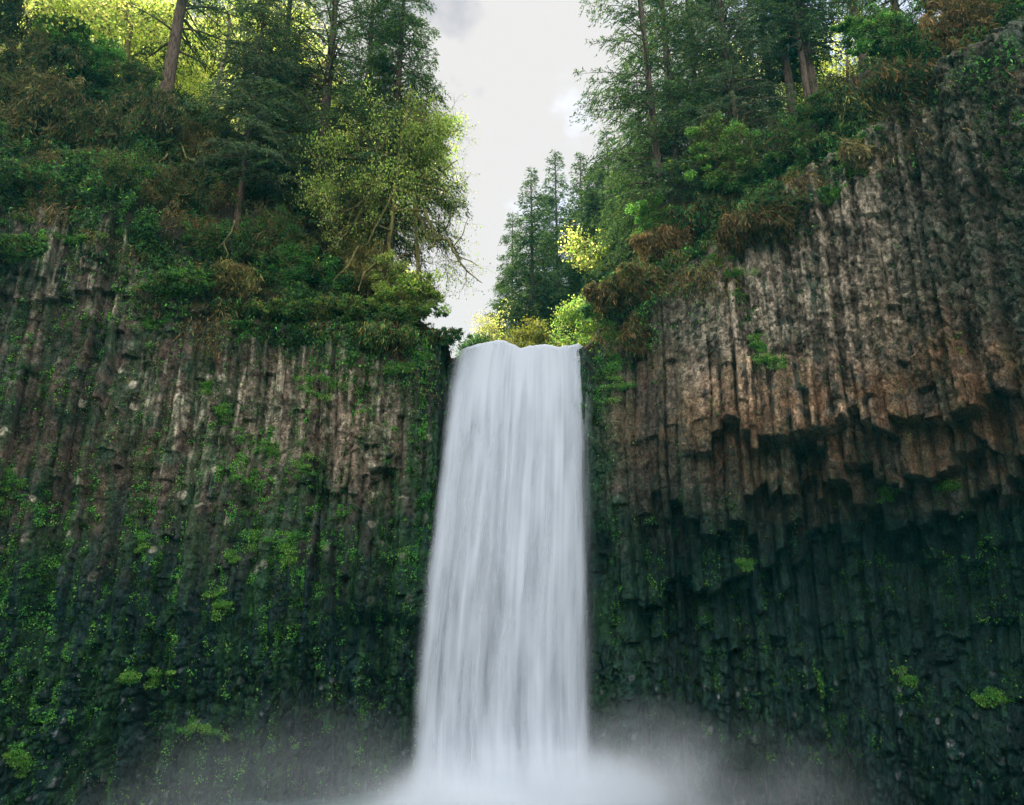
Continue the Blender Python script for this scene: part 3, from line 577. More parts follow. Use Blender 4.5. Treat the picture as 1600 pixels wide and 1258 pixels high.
rr = np.random.default_rng(11)
def limb(pts, r0, r1, amp=.05):
    q = [W(*p) for p in pts]; o = [q[0]]
    for a, b_ in zip(q[:-1], q[1:]): o += list(wiggle(a, b_, 6, amp, rr)[1:])
    o = np.array(o); return (o, np.linspace(r0, r1, len(o)))
for lb, pp, m_ in [('dark forked bare stem rising left of the ridged fir', [([(196, 110, 50), (203, 50, 50), (214, -30, 50)], .26, .2), ([(203, 60, 50), (198, 10, 50), (206, -40, 50)], .2, .14), ([(206, 20, 50), (240, 18, 49.6), (262, 38, 49.2)], .07, .03)], M_BARK2),
                   ('thin dark bare stem above the vivid green bush', [([(178, 95, 50), (170, 45, 50), (172, -30, 50)], .12, .09), ([(160, 90, 50), (162, 40, 50), (166, -30, 50)], .07, .05)], M_BARK2),
                   ('mossy crooked limb tree arching over the vivid green bush', [([(68, 110, 49), (70, 40, 49), (92, 18, 49), (112, 8, 48.8), (112, -30, 48.8)], .16, .09), ([(70, 38, 49), (100, 35, 48.8), (125, 52, 48.6), (140, 40, 48.6), (120, 8, 48.6), (116, -30, 48.6)], .12, .07), ([(140, 26, 48.6), (160, 28, 48.6), (162, 60, 48.6)], .06, .04)], M_BARK2),
                   ('pale leaning stem glowing above the vivid green bush', [([(128, 75, 52), (140, 40, 52), (156, -30, 52)], .2, .13)], M_PALE),
                   ('pale leaning stem between the ridged fir and the hemlock', [([(330, 175, 50), (338, 145, 50), (352, 90, 50), (356, 20, 50)], .2, .12), ([(366, 160, 51), (378, 135, 51), (384, 60, 51)], .1, .07)], M_PALE)]:
    b0 = W(*pp[0][0][0]); b0[2] -= 3; t_ = empty('bare_tree', b0); tag(t_, lb, 'tree'); pp = [(list(pp[0][0]), pp[0][1], pp[0][2])]+pp[1:]; tb = [limb(*q) for q in pp]
    tb[0] = (np.vstack([[tb[0][0][0]-np.array([0, 0, 3.])], tb[0][0]]), np.r_[tb[0][1][0]*1.1, tb[0][1]]); v, f = tubes(tb, 8); mesh_np('trunk', v, f, m_, t_, smooth=True)

# ---- the maple at the edge of the gap, with mossy gnarled limbs
mb = W(606, 452, 45.2); rr = np.random.default_rng(5)
def limb(pts, r0, r1, amp=.05):
    q = [W(*p) for p in pts]; o = [q[0]]
    for a, b_ in zip(q[:-1], q[1:]): o += list(wiggle(a, b_, 6, amp, rr)[1:])
    o = np.array(o); return (o, np.linspace(r0, r1, len(o)))
EX = [limb([(606, 470, 45.4), (607, 380, 45.2), (618, 290, 45.0), (630, 200, 44.8), (640, 140, 44.6)], .20, .07, .03),
      limb([(616, 330, 45.2), (640, 328, 44.6), (664, 330, 44.3), (676, 360, 44.2), (690, 372, 44.2)], .13, .07),
      limb([(620, 285, 45.1), (650, 287, 44.6), (672, 292, 44.4), (700, 300, 44.4)], .12, .05), limb([(624, 298, 45.0), (645, 302, 44.6), (660, 312, 44.4), (690, 306, 44.4)], .10, .05),
      limb([(650, 330, 45.2), (668, 372, 45), (700, 375, 44.8), (708, 392, 44.6), (718, 408, 44.5), (735, 428, 44.5), (753, 442, 44.5)], .14, .03), limb([(708, 386, 44.6), (722, 368, 44.6), (732, 340, 44.6)], .06, .02),
      limb([(716, 400, 44.5), (735, 408, 44.5), (748, 416, 44.4)], .05, .02), limb([(729, 423, 44.5), (728, 440, 44.5), (722, 452, 44.5)], .04, .015),
      limb([(618, 300, 45), (590, 350, 44.8), (575, 380, 44.6), (540, 400, 44.5)], .10, .03), limb([(610, 360, 45), (575, 345, 44.6), (545, 350, 44.5), (520, 375, 44.4)], .08, .03), limb([(624, 260, 45), (600, 240, 44.6), (560, 230, 44.4), (530, 245, 44.3)], .08, .03)]
LF[:] = [.7, 1.0]
mt = broadleaf('maple_tree', 'leaning maple with hanging bright leaves and mossy gnarled limbs at the edge of the gap', W(624, 255, 45.0), 8.6, 'maple tree', depth=5, cols=MAPLE, gap=.50, leaf=.20, nleaf=3, r0=.16, seed=66, lmat=M_SUNLEAF, spread=1.15, upb=.02, gn=.2, trunk_h=.24, fuzz=.3, hang=.9, extra_paths=EX, lean=(.1, -.2, 1))
broadleaf('maple_tree', 'thin maple with hanging leaves in front of the broad dark fir', W(556, 345, 44.6), 10.5, 'maple tree', depth=5, cols=MAPLE, gap=.50, leaf=.20, nleaf=3, r0=.11, seed=64, lmat=M_SUNLEAF, spread=.85, upb=.02, gn=.2, trunk_h=.24, fuzz=.3, hang=.9, lean=(-.12, -.15, 1))
EX2 = [limb([(655, 470, 46.5), (653, 400, 46.4), (648, 330, 46.3), (650, 250, 46.2)], .21, .12, .02), limb([(655, 395, 46.4), (625, 400, 46), (590, 440, 45.6)], .08, .03), limb([(650, 330, 46.3), (690, 270, 46), (715, 250, 46)], .09, .03)]
broadleaf('maple_tree', 'second mossy trunked maple standing just right of the leaning one', W(650, 245, 46.2), 7.6, 'maple tree', depth=5, cols=MAPLE, gap=.45, leaf=.20, nleaf=3, r0=.12, seed=62, lmat=M_SUNLEAF, spread=.85, upb=.02, gn=.2, trunk_h=.28, fuzz=.22, hang=.8, extra_paths=EX2, lean=(.3, 0, 1))
broadleaf('maple_tree', 'small twiggy maple spreading thin bare branches against the white sky', W(672, 330, 46.0)+np.array([0, 0, -3.]), 10, 'maple tree', depth=5, cols=MAPLE, leaf=.17, nleaf=1, r0=.12, seed=63, spread=.8, upb=.0, gn=.24, trunk_h=.32, fuzz=.15, hang=.8, lean=(.55, 0, 1))

LF[:] = [.55, .85]
# ---- firs upstream, behind the falls
for i, (px, py, Y, rad_, lb) in enumerate([(832, 262, 74, 4.6, 'far fir, leftmost of the row upstream of the falls'), (873, 232, 80, 5.4, 'far fir, tallest pointed crown upstream of the falls'), (916, 238, 72, 4.4, 'far fir with a thin ragged crown right of the tallest one'),
                                           (962, 205, 68, 5.2, 'dark far fir half hidden by the right slope'), (1000, 235, 62, 4.6, 'broad far fir closest to the right slope'), (940, 255, 66, 4.4, 'bushy far fir between the thin ragged one and the dark one'), (975, 270, 59, 3.6, 'shaggy far fir with low boughs over the glowing yellow tree'), (800, 330, 90, 4.6, 'faraway low fir peeping out left of the row upstream'), (852, 300, 92, 5.2, 'far fir filling the row between its two taller neighbours')]):
    top = W(px, py, Y); b = gp(px, Y); conifer('fir_tree', lb, b, top[2]-b[2], rad_*1.45, start=.08, r0=.38, seed=80+i, nbr=330, cols=FIR, droop=.35, dens=.8, leaf=.42, group='firs upstream of the falls', shape=.8, up=.25)
broadleaf('alder_tree', 'sunlit yellow tree glowing beyond the right bank', gp(952, 58)+np.array([W(958, 400, 58)[0]-W(952, 500, 58)[0], 0, 0]), 30, 'tree', depth=5, cols=SUNLIT_YELLOW+MAPLE[:1], leaf=.27, nleaf=4, r0=.2, seed=90, lmat=M_SUNLEAF, spread=.45, upb=.12, trunk_h=.27, fuzz=.4, hang=.2)
broadleaf('alder_tree', 'smaller yellow green tree left of the tall glowing one', gp(930, 53)+np.array([.5, 0, 0]), 13.5, 'tree', depth=5, cols=MAPLE+GREEN[1:2], leaf=.22, nleaf=3, r0=.12, seed=91, spread=.6, upb=.12, trunk_h=.27, fuzz=.35, hang=.2)
broadleaf('alder_tree', 'round olive green tree right behind the lip of the falls', gp(855, 50.5), 9.5, 'tree', depth=5, cols=[(.12, .13, .03), (.17, .17, .035), (.09, .12, .03)], leaf=.2, nleaf=6, r0=.10, seed=92, spread=.8, upb=.06, trunk_h=.27, fuzz=.3, hang=.2)
broadleaf('alder_tree', 'pale leaved sapling behind the left end of the lip', gp(778, 49.5), 8, 'tree', depth=4, cols=SUNLIT_YELLOW+[(.35, .35, .2)], leaf=.16, nleaf=3, r0=.10, seed=93, spread=.8, upb=.06, trunk_h=.33, fuzz=.3, hang=.2, bark=M_PALE)
broadleaf('alder_tree', 'low twiggy dark tree behind the left shoulder of the lip', gp(748, 51), 7, 'tree', depth=5, cols=DARK+GREEN[:1], leaf=.15, nleaf=3, r0=.08, seed=94, spread=.9, upb=.03, trunk_h=.27, fuzz=.2, hang=.2)
broadleaf('alder_tree', 'olive bush like tree behind the middle of the lip', gp(815, 53), 8, 'tree', depth=5, cols=[(.10, .12, .03), (.14, .15, .035)], leaf=.2, nleaf=5, r0=.08, seed=95, spread=.9, upb=.05, trunk_h=.27, fuzz=.3, hang=.2)

# ---- right slope trees
b = W(1026, 205, 45.5); b[2] -= 6; conifer('fir_tree', 'leaning sparse fir with wispy boughs reaching left over the gap', b, 36, 6.8, start=.06, r0=.34, seed=101, nbr=170, cols=FIR, droop=.25, dens=.85, side_bias=math.pi, gaps=.3, lean=(-.03, 0), shape=.55, up=.1, sink=3)
fr = [(1075, 330, 46.5, 30, 5.6, .10, .32, 'dense green fir right of the leaning sparse fir', FIR), (1120, 300, 48, 33, 5.6, .05, .36, 'deep green fir behind the bright slope bush', FIR), (1180, 232, 45.2, 30, 4.8, .16, .40, 'fir with a bare grey trunk above the bright slope bush', HEM),
      (1243, 190, 43.0, 28, 3.6, .28, .36, 'fir with exposed mossy roots gripping the right slope', FIR), (1270, 150, 45.5, 33, 4.4, .24, .55, 'stout dark trunked fir behind the rooted one', FIR), (1315, 130, 44.5, 27, 3.2, .30, .27, 'thin trunked fir left of the bright upper bush', FIR), (1345, 70, 46.5, 28, 3.4, .3, .34, 'reddish trunked fir behind the bright upper bush', FIR),
      (1405, 40, 46, 26, 4.2, .2, .36, 'dark fir at the top edge above the bright upper bush', FIR), (1150, 240, 53, 34, 6.0, .05, .4, 'dark fir deep behind the right slope', FIR), (1060, 330, 54, 33, 6.0, .05, .4, 'tall fir filling the upper right beside the sky gap', FIR), (1215, 210, 50, 32, 5.5, .05, .38, 'shaggy dark fir deep between the bare trunks', FIR), (1010, 380, 52, 20, 4.6, .03, .25, 'shorter fir under the leaning sparse fir', FIR)]
for i, (px, py, Y, h, rd, stt, r0, lb, cs) in enumerate(fr):
    b = gp(px, Y); p = W(px, py, Y); 
    if px == 1243: p = onslope(1240, 182)[0]; b = p; ROOT = p.copy()
    conifer('fir_tree', lb, b if b[2] > p[2]-4 else p-np.array([0, 0, 2.]), h, rd*1.15, start=stt, r0=r0, seed=110+i, nbr=190, cols=cs, droop=.5, dens=.85, group='firs crowding the right slope')
for i, (px, Y, h, lb) in enumerate([(1330, 58, 20, 'sunlit maple behind the trunks of the upper right'), (1230, 60, 22, 'sunlit maple deep behind the right slope firs'), (1430, 56, 18, 'sunlit maple above the bright upper bush')]):
    broadleaf('maple_tree', lb, gp(px, Y), h*1.6, 'maple tree', lmat=M_SUNLEAF, depth=5, cols=SUNLIT_YELLOW+MAPLE[:1], leaf=.30, nleaf=3, r0=.28, seed=140+i, spread=.7, upb=.06, trunk_h=.27, fuzz=.6, hang=.15, group='sunlit maples behind the right rim')
# dead standing saplings with brown twigs
def dead(label, base, h, r0, seed, rd=1.6, n=80, col=(.16, .12, .07), start=.1, group=None, name='dead_tree'):
    r = np.random.default_rng(seed); root = empty(name, base); tag(root, label, 'dead tree', group); ax = wiggle(base-np.array([0, 0, .6]), base+np.array([r.normal(0, .3), r.normal(0, .3), h]), 12, .02, r)
    ps_ = []
    for k in range(n):
        f = r.uniform(start, 1); p = ax[int(f*11)]; az = r.uniform(0, 6.28); l_ = rd*(1.1-f)*r.uniform(.5, 1.2)+.2; e = p+np.array([math.cos(az)*l_, math.sin(az)*l_, r.uniform(-.3, .35)*l_]); q = wiggle(p, e, 6, .12, r, -.1); ps_.append((q, np.linspace(.03, .01, 6)))
        for j in range(5):
            s = q[r.integers(1, 6)]; ps_.append((wiggle(s, s+norm(r.normal(0, 1, 3)+np.array([0, 0, -.5]))*l_*.35, 4, .15, r), np.linspace(.018, .007, 4)))
    v, f = tubes([(ax, np.linspace(r0, .02, 12))], 8); v2, f2 = tubes(ps_, 3); mesh_np('trunk', np.vstack([v, v2]), np.vstack([f, f2+len(v)]), bark_dead, root, smooth=True); return root
bark_dead = bark_material('dead_twigs', (.07, .05, .03), (.24, .18, .11), 6)
dead('bare brown dead sapling beside the sky gap on the right slope', W(1056, 375, 44.6), 6.5, .09, 1, 2.0, 120)
dead('bare twiggy dead sapling in front of the right slope firs', W(1080, 330, 44.2), 4.5, .07, 2, 1.6, 70)
dead('leaning bleached snag beside the thin trunked fir', W(1322, 118, 42.4), 4.0, .12, 3, .5, 12)

# ---- shrubs on the left slope
B = lambda px, py, sx, sy, sz, lb, cols, **k: bush(lb, onslope(px, py), (sx, sy, sz), cols, seed=int(px*3+py), **k)
B(25, 60, 3.4, 1.4, 2.2, 'dark mossy thicket in the upper left corner', DARK+BROWN[:1], nclump=40, per=220, strand=True)
B(60, 130, 3.2, 1.3, 2.0, 'brown mossy thicket hanging below the left corner', BROWN+DARK+DARK, nclump=36, per=220, strand=True)
B(115, 92, 2.2, 1.1, 1.4, 'vivid green bush at the foot of the sunlit maples', GREEN+MAPLE[2:3], nclump=38, per=260, leaf=.15, out=1.8)
B(150, 130, 2.6, 1.1, 1.3, 'green bush with layered sprays on the left slope', GREEN, nclump=38, per=260, leaf=.15, out=1.6)
B(215, 140, 2.0, 1.0, 1.1, 'green and brown bush left of the ridged fir trunk', GREEN[:1]+BROWN[:1]+DARK, nclump=26, per=200, leaf=.13)
B(85, 205, 3.0, 1.2, 2.6, 'twiggy golden brown shrub with drooping moss on the far left', BROWN+GOLD+DARK, nclump=34, per=200, strand=True)
B(160, 225, 2.4, 1.0, 1.8, 'mossy brown shrub in the middle of the left slope', BROWN+DARK+GREEN[:1], nclump=26, per=180, strand=True)
B(225, 205, 2.8, 1.1, 1.9, 'straggly brown shrub below the ridged fir trunk', BROWN+GOLD[:1]+DARK+DARK, nclump=34, per=200, strand=True)
B(280, 245, 2.2, 1.1, 2.2, 'straggly shrub with crooked mossy twigs left of the reddish trunk', BROWN+GOLD, nclump=26, per=180, strand=True)
B(40, 300, 2.4, .9, 1.0, 'low green shrub at the far left rim of the cliff', DARK+GREEN[:1], nclump=22, per=160)
B(190, 300, 1.8, .9, 1.5, 'small leafed green shrub above the pale streaked columns', GREEN[:2]+DARK, nclump=26, per=170, leaf=.13)
B(275, 320, 2.2, .9, 1.8, 'dark mossy shrub hanging left of the reddish trunk', DARK+BROWN[:1], nclump=28, per=170)
B(320, 395, 2.0, .8, 1.2, 'dark green shrub at the roots of the slender hemlock', DARK+GREEN[:1], nclump=24, per=170)
B(355, 452, 2.0, .9, .9, 'drooping golden brown tussock overhanging the left cliff', GOLD+BROWN[:1]+DARK[:1], nclump=26, per=420, strand=True, out=.9)
B(420, 400, 2.4, .9, 2.2, 'dark leafy shrub between the golden tussock and the maple', DARK+GREEN[:1], nclump=30, per=180)
B(480, 440, 1.9, .9, 1.5, 'deep green shrub on the rim below the broad dark fir', GREEN[:1]+[(.03, .11, .035)], nclump=28, per=230, leaf=.14)
B(540, 380, 2.2, .9, 2.2, 'mossy tangled shrub under the leaning maple', DARK+GOLD[1:], nclump=28, per=180)
B(565, 430, 1.5, .8, 1.5, 'golden moss draped shrub under the leaning maple', GOLD, nclump=24, per=240, strand=True)
bush('bright backlit green bush right of the maple trunks', W(648, 485, 45.2), (2.2, 1.2, 1.5), MAPLE+SUNLIT_YELLOW[1:2]+GREEN[1:2], seed=777, nclump=38, per=240, leaf=.16, lmat=M_SUNLEAF)
bush('dark green bush tumbling to the left shoulder of the falls', W(640, 505, 44.6), (2.2, .9, .7), GREEN[:1]+DARK+MAPLE[2:3], seed=778, nclump=28, per=220, leaf=.13)
bush('small yellow green bush between the maple trunks', W(610, 450, 45.6), (1.4, 1, 1.6), MAPLE+SUNLIT_YELLOW[:1], seed=779, nclump=22, per=200, leaf=.15)
bush('low green moss clump where the left bank meets the lip of the falls', W(700, 536, 44.6), (1.2, .8, .5), GREEN[:1]+DARK, seed=780, nclump=22, per=220, leaf=.10)
B(20, 405, 2.0, .8, .8, 'fern clump hanging over the pale streaked columns at the far left', GREEN[:2]+DARK, nclump=20, per=180, leaf=.15)
B(290, 455, 2.2, .8, .7, 'green fern bank hanging over the left rim', GREEN[:2]+DARK, nclump=24, per=200, leaf=.15)
B(430, 500, 2.4, .8, .55, 'green and straw fern bank along the rim under the deep green shrub', GREEN[:2]+GOLD[:1]+DARK, nclump=24, per=200, leaf=.14)
B(530, 490, 2.0, .8, .8, 'mossy fern bank on the rim below the maple roots', GREEN[:2]+GOLD[1:]+DARK, nclump=24, per=200, leaf=.14)
B(590, 530, 1.8, .8, .7, 'olive moss bank draped over the rim left of the falls', GOLD[1:]+GREEN[:1]+DARK, nclump=22, per=240, strand=True)
# ---- shrubs on the right slope
B(935, 500, 1.4, .9, .8, 'dark green mossy clump on the right shoulder of the falls', DARK+GREEN[:1], nclump=24, per=220, leaf=.12)
B(965, 478, 1.6, .9, .7, 'rust brown mossy clump just above the right shoulder', RUST+DARK[:1], nclump=24, per=220, strand=True)
B(1003, 460, 1.7, .9, 1.0, 'brown clump with green tufts on the right rim', RUST+GREEN[:1], nclump=24, per=220, strand=True)
B(1020, 390, 1.5, 1.2, 2.2, 'luminous green bush beside the glowing yellow tree', GREEN+MAPLE[2:3], nclump=28, per=260, leaf=.15, out=1.8)
B(1050, 395, 2.0, .9, .9, 'rusty brown shrub hanging over the right rim', RUST, nclump=26, per=230, strand=True)
B(1110, 350, 2.2, .9, 1.0, 'brown green shrub below the bright slope bush', RUST[:1]+DARK+GREEN[:1], nclump=26, per=220, strand=True)
B(1150, 295, 2.7, 1.2, 2.5, 'large bright green bush in the middle of the right slope', GREEN[1:]+MAPLE[:2]+GREEN[:1], nclump=50, per=300, leaf=.16, out=2.0)
B(1100, 340, 1.8, .9, 1.4, 'soft green bush left of the large bright one', GREEN[:2]+HEM, nclump=26, per=240, leaf=.15, out=1.8)
B(1195, 335, 1.6, .9, 1.2, 'dark hemlock like shrub right of the large bright bush', DARK+HEM[:1], nclump=24, per=220, leaf=.15)
B(1150, 365, 1.8, .8, .8, 'rust coloured shrub dangling under the large bright bush', RUST, nclump=22, per=230, strand=True)
B(1215, 350, 1.5, .7, .8, 'rust coloured shrub dangling beside the pale dead branches', RUST+DARK[:1], nclump=20, per=220, strand=True)
B(1240, 250, 2.0, 1., 1.8, 'shaded dark leafed shrub at the foot of the rooted fir', DARK+GREEN[:1], nclump=30, per=200, leaf=.13)
B(1300, 195, 1.7, 1., 1.1, 'dark rounded shrub right of the exposed roots', DARK+GREEN[:1], nclump=26, per=220, leaf=.12)
B(1275, 255, 1.6, .8, .8, 'mossy green mound with fern tufts', GREEN[:2]+DARK+RUST[:1], nclump=22, per=220, strand=True)
B(1335, 240, .8, .6, .6, 'pale straw coloured grass tussock on the right slope', [(.30, .26, .12), (.22, .20, .09)], nclump=10, per=340, strand=True, name='grass_tussock', cat='grass tussock', twigs=False)
B(1370, 185, 2.0, .9, 1.5, 'golden brown moss curtain on the right slope', GOLD+DARK+DARK, nclump=30, per=230, strand=True)
B(1400, 105, 2.6, 1.2, 1.7, 'bright green bush high on the right slope', GREEN+MAPLE[2:3], nclump=44, per=300, leaf=.15, out=1.8)
B(1470, 90, 2.2, 1.1, 1.4, 'deep green bush right of the bright upper bush', DARK+GREEN[:1], nclump=30, per=220, leaf=.13)
B(1440, 145, 2.0, .9, 1.1, 'dark hanging shrub under the bright upper bush', DARK+RUST[:2], nclump=26, per=220, strand=True)
B(1545, 55, 2.4, .9, 1.7, 'rusty moss curtain hanging in the upper right corner', RUST, nclump=34, per=260, strand=True)
B(1500, 30, 2.2, .9, 1.2, 'mixed green and rusty shrub near the upper right corner', RUST[:1]+GREEN[:2]+DARK, nclump=28, per=220)
B(1005, 505, .9, .6, 1.4, 'brown moss cone hanging down the right cliff near the falls', RUST+DARK[:1], nclump=16, per=300, strand=True, out=.9, lift=-.4)

# pale fallen branches draped over the rim
def branches(name, label, cat, specs, m):
    base = W(*specs[0][0][0]); root = empty(name, base); tag(root, label, cat); r = np.random.default_rng(int(base[0]*10) % 97)
    v, f = tubes([limb(s, a, b_, .06) for s, a, b_ in specs], 6); mesh_np('branch', v, f, m, root, smooth=True); return root
branches('dead_branch', 'pale dead branches dangling over the right rim', 'dead branch', [([(1185, 340, 40.2), (1210, 372, 39.8), (1222, 395, 39.4)], .06, .02), ([(1190, 345, 40.2), (1205, 385, 39.6), (1208, 405, 39.4)], .045, .015), ([(1205, 365, 39.9), (1228, 385, 39.4), (1243, 412, 39.2)], .04, .015), ([(1195, 350, 40), (1193, 380, 39.6), (1197, 400, 39.5)], .03, .012)], M_PALE)
branches('exposed_root', 'mossy crooked root hanging below the reddish hemlock trunk', 'root', [([(366, 345, 42.2), (362, 362, 41.6), (350, 378, 41.3), (340, 388, 41.2)], .055, .02), ([(350, 378, 41.3), (356, 396, 41.2), (352, 408, 41.1)], .035, .015)], M_BARK2)
ry = ROOT[1]; branches('exposed_root', 'mossy forked roots hanging under the rooted fir on the right', 'root', [([(1238, 178, ry), (1240, 195, ry-.5), (1246, 212, ry-.8)], .09, .04), ([(1234, 178, ry), (1230, 200, ry-.5), (1234, 218, ry-.9)], .06, .02), ([(1246, 175, ry), (1252, 192, ry-.4), (1260, 204, ry-.6)], .06, .02)], M_BARK2)
branches('mossy_branch', 'long golden mossy branches arching out below the maple', 'branch', [([(560, 385, 44), (545, 415, 43.2), (520, 440, 42.8)], .09, .03), ([(600, 400, 44.2), (570, 425, 43.4), (560, 455, 42.9)], .09, .03), ([(545, 360, 44), (525, 385, 43.2), (505, 395, 42.8)], .06, .02)], M_BARK2)
branches('mossy_branch', 'mossy crooked branch curling on the slope left of the reddish trunk', 'branch', [([(280, 212, 46), (265, 220, 45.2), (240, 225, 44.8)], .09, .03), ([(278, 215, 46), (290, 245, 45), (303, 252, 44.6)], .08, .03), ([(262, 240, 45), (245, 262, 44.4), (228, 272, 44.1)], .08, .03)], M_BARK2)

# ------------------------------------------------------------------ ground cover (uncountable): undergrowth, ivy, moss
def surf_scatter(Ga, n, dens, r):
    """random points on a grid surface, thinned by dens(px,py,p)"""
    nu, nv = Ga.shape[:2]; i = r.integers(0, nu-1, n); j = r.integers(0, nv-1, n); a = r.random((n, 1)); b_ = r.random((n, 1))
    p00, p10, p01 = Ga[i, j], Ga[i+1, j], Ga[i, j+1]; P = p00+(p10-p00)*a+(p01-p00)*b_; nr = np.cross(p10-p00, p01-p00); area = np.linalg.norm(nr, axis=1); nr = norm(nr); nr *= np.where(nr[:, 1:2] > 0, -1, 1)
    px, py = proj(P); k = (px > -90) & (px < 1690) & (py > -60) & (py < 1290) & (P[:, 1] > 12); d = dens(px, py, P)*np.minimum(area/np.percentile(area, 80), 2.); k &= r.random(n) < d
    return P[k], nr[k], px[k], py[k]
r = np.random.default_rng(41)
# undergrowth on the wooded slope
Gs = G[:, :NS+8]
def du(px, py, P): return .3+.7*sstep(.4, .6, fbm(P[:, 0]*.7+40, P[:, 2]*.7, 3, 91))
P, nr, px, py = surf_scatter(Gs, 2400000, du, r); n = len(P)
hgt = np.clip(fbm(P[:, 0]*.55+9, P[:, 2]*.55+P[:, 1]*.3, 4, 92)-.33, 0, 1)*4.2*np.clip((P[:, 2]-26.2)/3, .1, 1); Dd = nr*.4+r.normal(0, .6, (n, 3))+np.array([0, -.1, -.55])
k1 = fbm(P[:, 0]*.45+3, P[:, 2]*.45+P[:, 1]*.1, 4, 93); k2 = fbm(P[:, 0]*.9+3, P[:, 2]*.9, 3, 94)
cA = palette(r, n, DARK+DARK+GREEN[:1]+[(.05, .10, .03)], .35); cB = palette(r, n, RUST+DARK[:2], .35); isb = k1+.06*r.normal(0, 1, n) > .55; cc_ = np.where(isb[:, None], cB, cA)*(.5+1.1*sstep(.35, .65, k2))[:, None]
ln_ = np.where(isb, .38, .23)*r.uniform(.5, 1.6, n); wd_ = np.where(isb, .04, .13)*r.uniform(.5, 1.5, n); Dd[isb] = Dd[isb]*.6+np.array([0, -.1, -.6])
v, f = leaves(P+nr*(hgt*r.random(n)**.5)[:, None]-nr*.05, Dd, ln_, wd_, r)
tag(mesh_np('undergrowth', v, f, M_LEAF, None, col=np.repeat(np.clip(cc_, .004, .6), 4, 0)), 'tangled green and brown undergrowth covering the slopes above the cliff', 'undergrowth', kind='stuff'); print('under', n)
# hanging fringe along the rim
def drim(px, py, P): zr_ = np.interp(py-poly(RIM, px), [-60, -20, 20, 60, 100], [0, 1, 1, .3, 0]); return zr_*np.where(px > 1280, .35, 1)*((px < 690) | (px > 935))*sstep(.38, .6, fbm(P[:, 0]*.6, P[:, 2]*.5, 3, 121))
for Ga, nn in ((Vg, 1800000), (Gs, 500000)):
    P, nr, px, py = surf_scatter(Ga, nn, drim, r); n = len(P); kk = fbm(P[:, 0]*.7+8, P[:, 2]*.7, 3, 122)+.05*r.normal(0, 1, n) > np.where(px > 900, .50, .55)
    cc_ = np.where(kk[:, None], palette(r, n, RUST+GOLD[:1]+DARK[:1], .35), palette(r, n, DARK+GREEN[:2], .35)); ou = np.clip(fbm(P[:, 0]*1.1, P[:, 2]*.9, 3, 123)-.3, 0, 1)*2.2
    Dd = r.normal(0, .4, (n, 3))+np.array([0, -.3, -.9]); ln_ = np.where(kk, .40, .20)*r.uniform(.5, 1.6, n); wd_ = np.where(kk, .035, .10)*r.uniform(.6, 1.4, n)
    v, f = leaves(P+nr*(ou*r.random(n)**.6)[:, None], Dd, ln_, wd_, r); tag(mesh_np('hanging_moss' if Ga is Vg else 'trailing_moss', v, f, M_MOSS, None, col=np.repeat(np.clip(cc_, .004, .6), 4, 0)), 'fringe of moss and ferns hanging over the rim of the cliff' if Ga is Vg else 'moss and ferns trailing down the foot of the wooded slope', 'moss', kind='stuff'); print('rim', n)
# ivy and liverwort on the cliff: leaves follow the joints between the columns
dcol = np.abs(fbm(Ugrid*3.1, Zgrid*.1, 2, 95)-.5)
def bl(px, py, cx, cy, rx, ry): return np.clip(1.2-((px-cx)/rx)**2-((py-cy)/ry)**2, 0, 1)
IV = [(485, 760, 30, 75, 1.), (500, 590, 45, 40, .8), (380, 760, 70, 50, .9), (430, 900, 70, 130, .9), (340, 920, 45, 60, .8), (20, 760, 40, 60, .9), (240, 440, 60, 40, .9), (330, 660, 50, 60, .6), (600, 620, 60, 80, .6), (660, 720, 40, 260, .5), (400, 700, 40, 60, .7), (450, 830, 120, 120, .6),
      (130, 880, 180, 160, .45), (240, 960, 120, 120, .5), (60, 1080, 120, 100, .6), (560, 880, 70, 140, .5), (30, 580, 50, 120, .4), (230, 500, 40, 60, .5), (380, 520, 60, 20, .6), (80, 500, 160, 14, .8), (70, 370, 110, 12, .9),
      (1190, 565, 40, 15, .9), (1150, 480, 30, 40, .4), (940, 600, 25, 80, .8), (1000, 540, 60, 60, .4), (1050, 850, 120, 120, .35), (990, 960, 70, 120, .45), (1130, 980, 130, 140, .4), (1360, 930, 80, 120, .4), (1500, 900, 110, 120, .35), (1540, 1080, 60, 60, .5), (1290, 1120, 200, 90, .4), (1290, 840, 60, 60, .4), (1570, 180, 60, 120, .3), (1480, 480, 60, 80, .4), (1040, 420, 80, 40, .8), (950, 470, 60, 70, .9)]
def dc(px, py, P):
    d = np.full(px.shape, .03)+(px < 700)*(.035+.06*sstep(450, 700, py)*(1-.6*sstep(850, 1050, py)))
    for cx, cy_, rx, ry, w_ in IV: d = np.maximum(d, w_*bl(px, py, cx, cy_, rx, ry))
    uq = P[:, 0]; stv = fbm(uq*3.6, P[:, 2]*.14, 2, 96, .5); cl_ = fbm(uq*1.1, P[:, 2]*1.0, 4, 97, .6); g = fbm(uq*4, P[:, 2]*3.5, 2, 98)
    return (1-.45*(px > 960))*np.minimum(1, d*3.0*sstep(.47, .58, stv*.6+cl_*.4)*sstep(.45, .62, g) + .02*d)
P, nr, px, py = surf_scatter(Vg, 4200000, dc, r); n = len(P)
Dd = nr*.5+r.normal(0, .5, (n, 3))+np.array([0, -.2, -.5]); br_ = fbm(P[:, 0]*1.2, P[:, 2]*1.2, 3, 99)
cI = palette(r, n, [(.05, .19, .045), (.08, .26, .05), (.035, .13, .04), (.16, .31, .06)], .4)*((.40+1.25*sstep(.38, .65, br_))*np.where(px > 960, .7, 1.))[:, None]
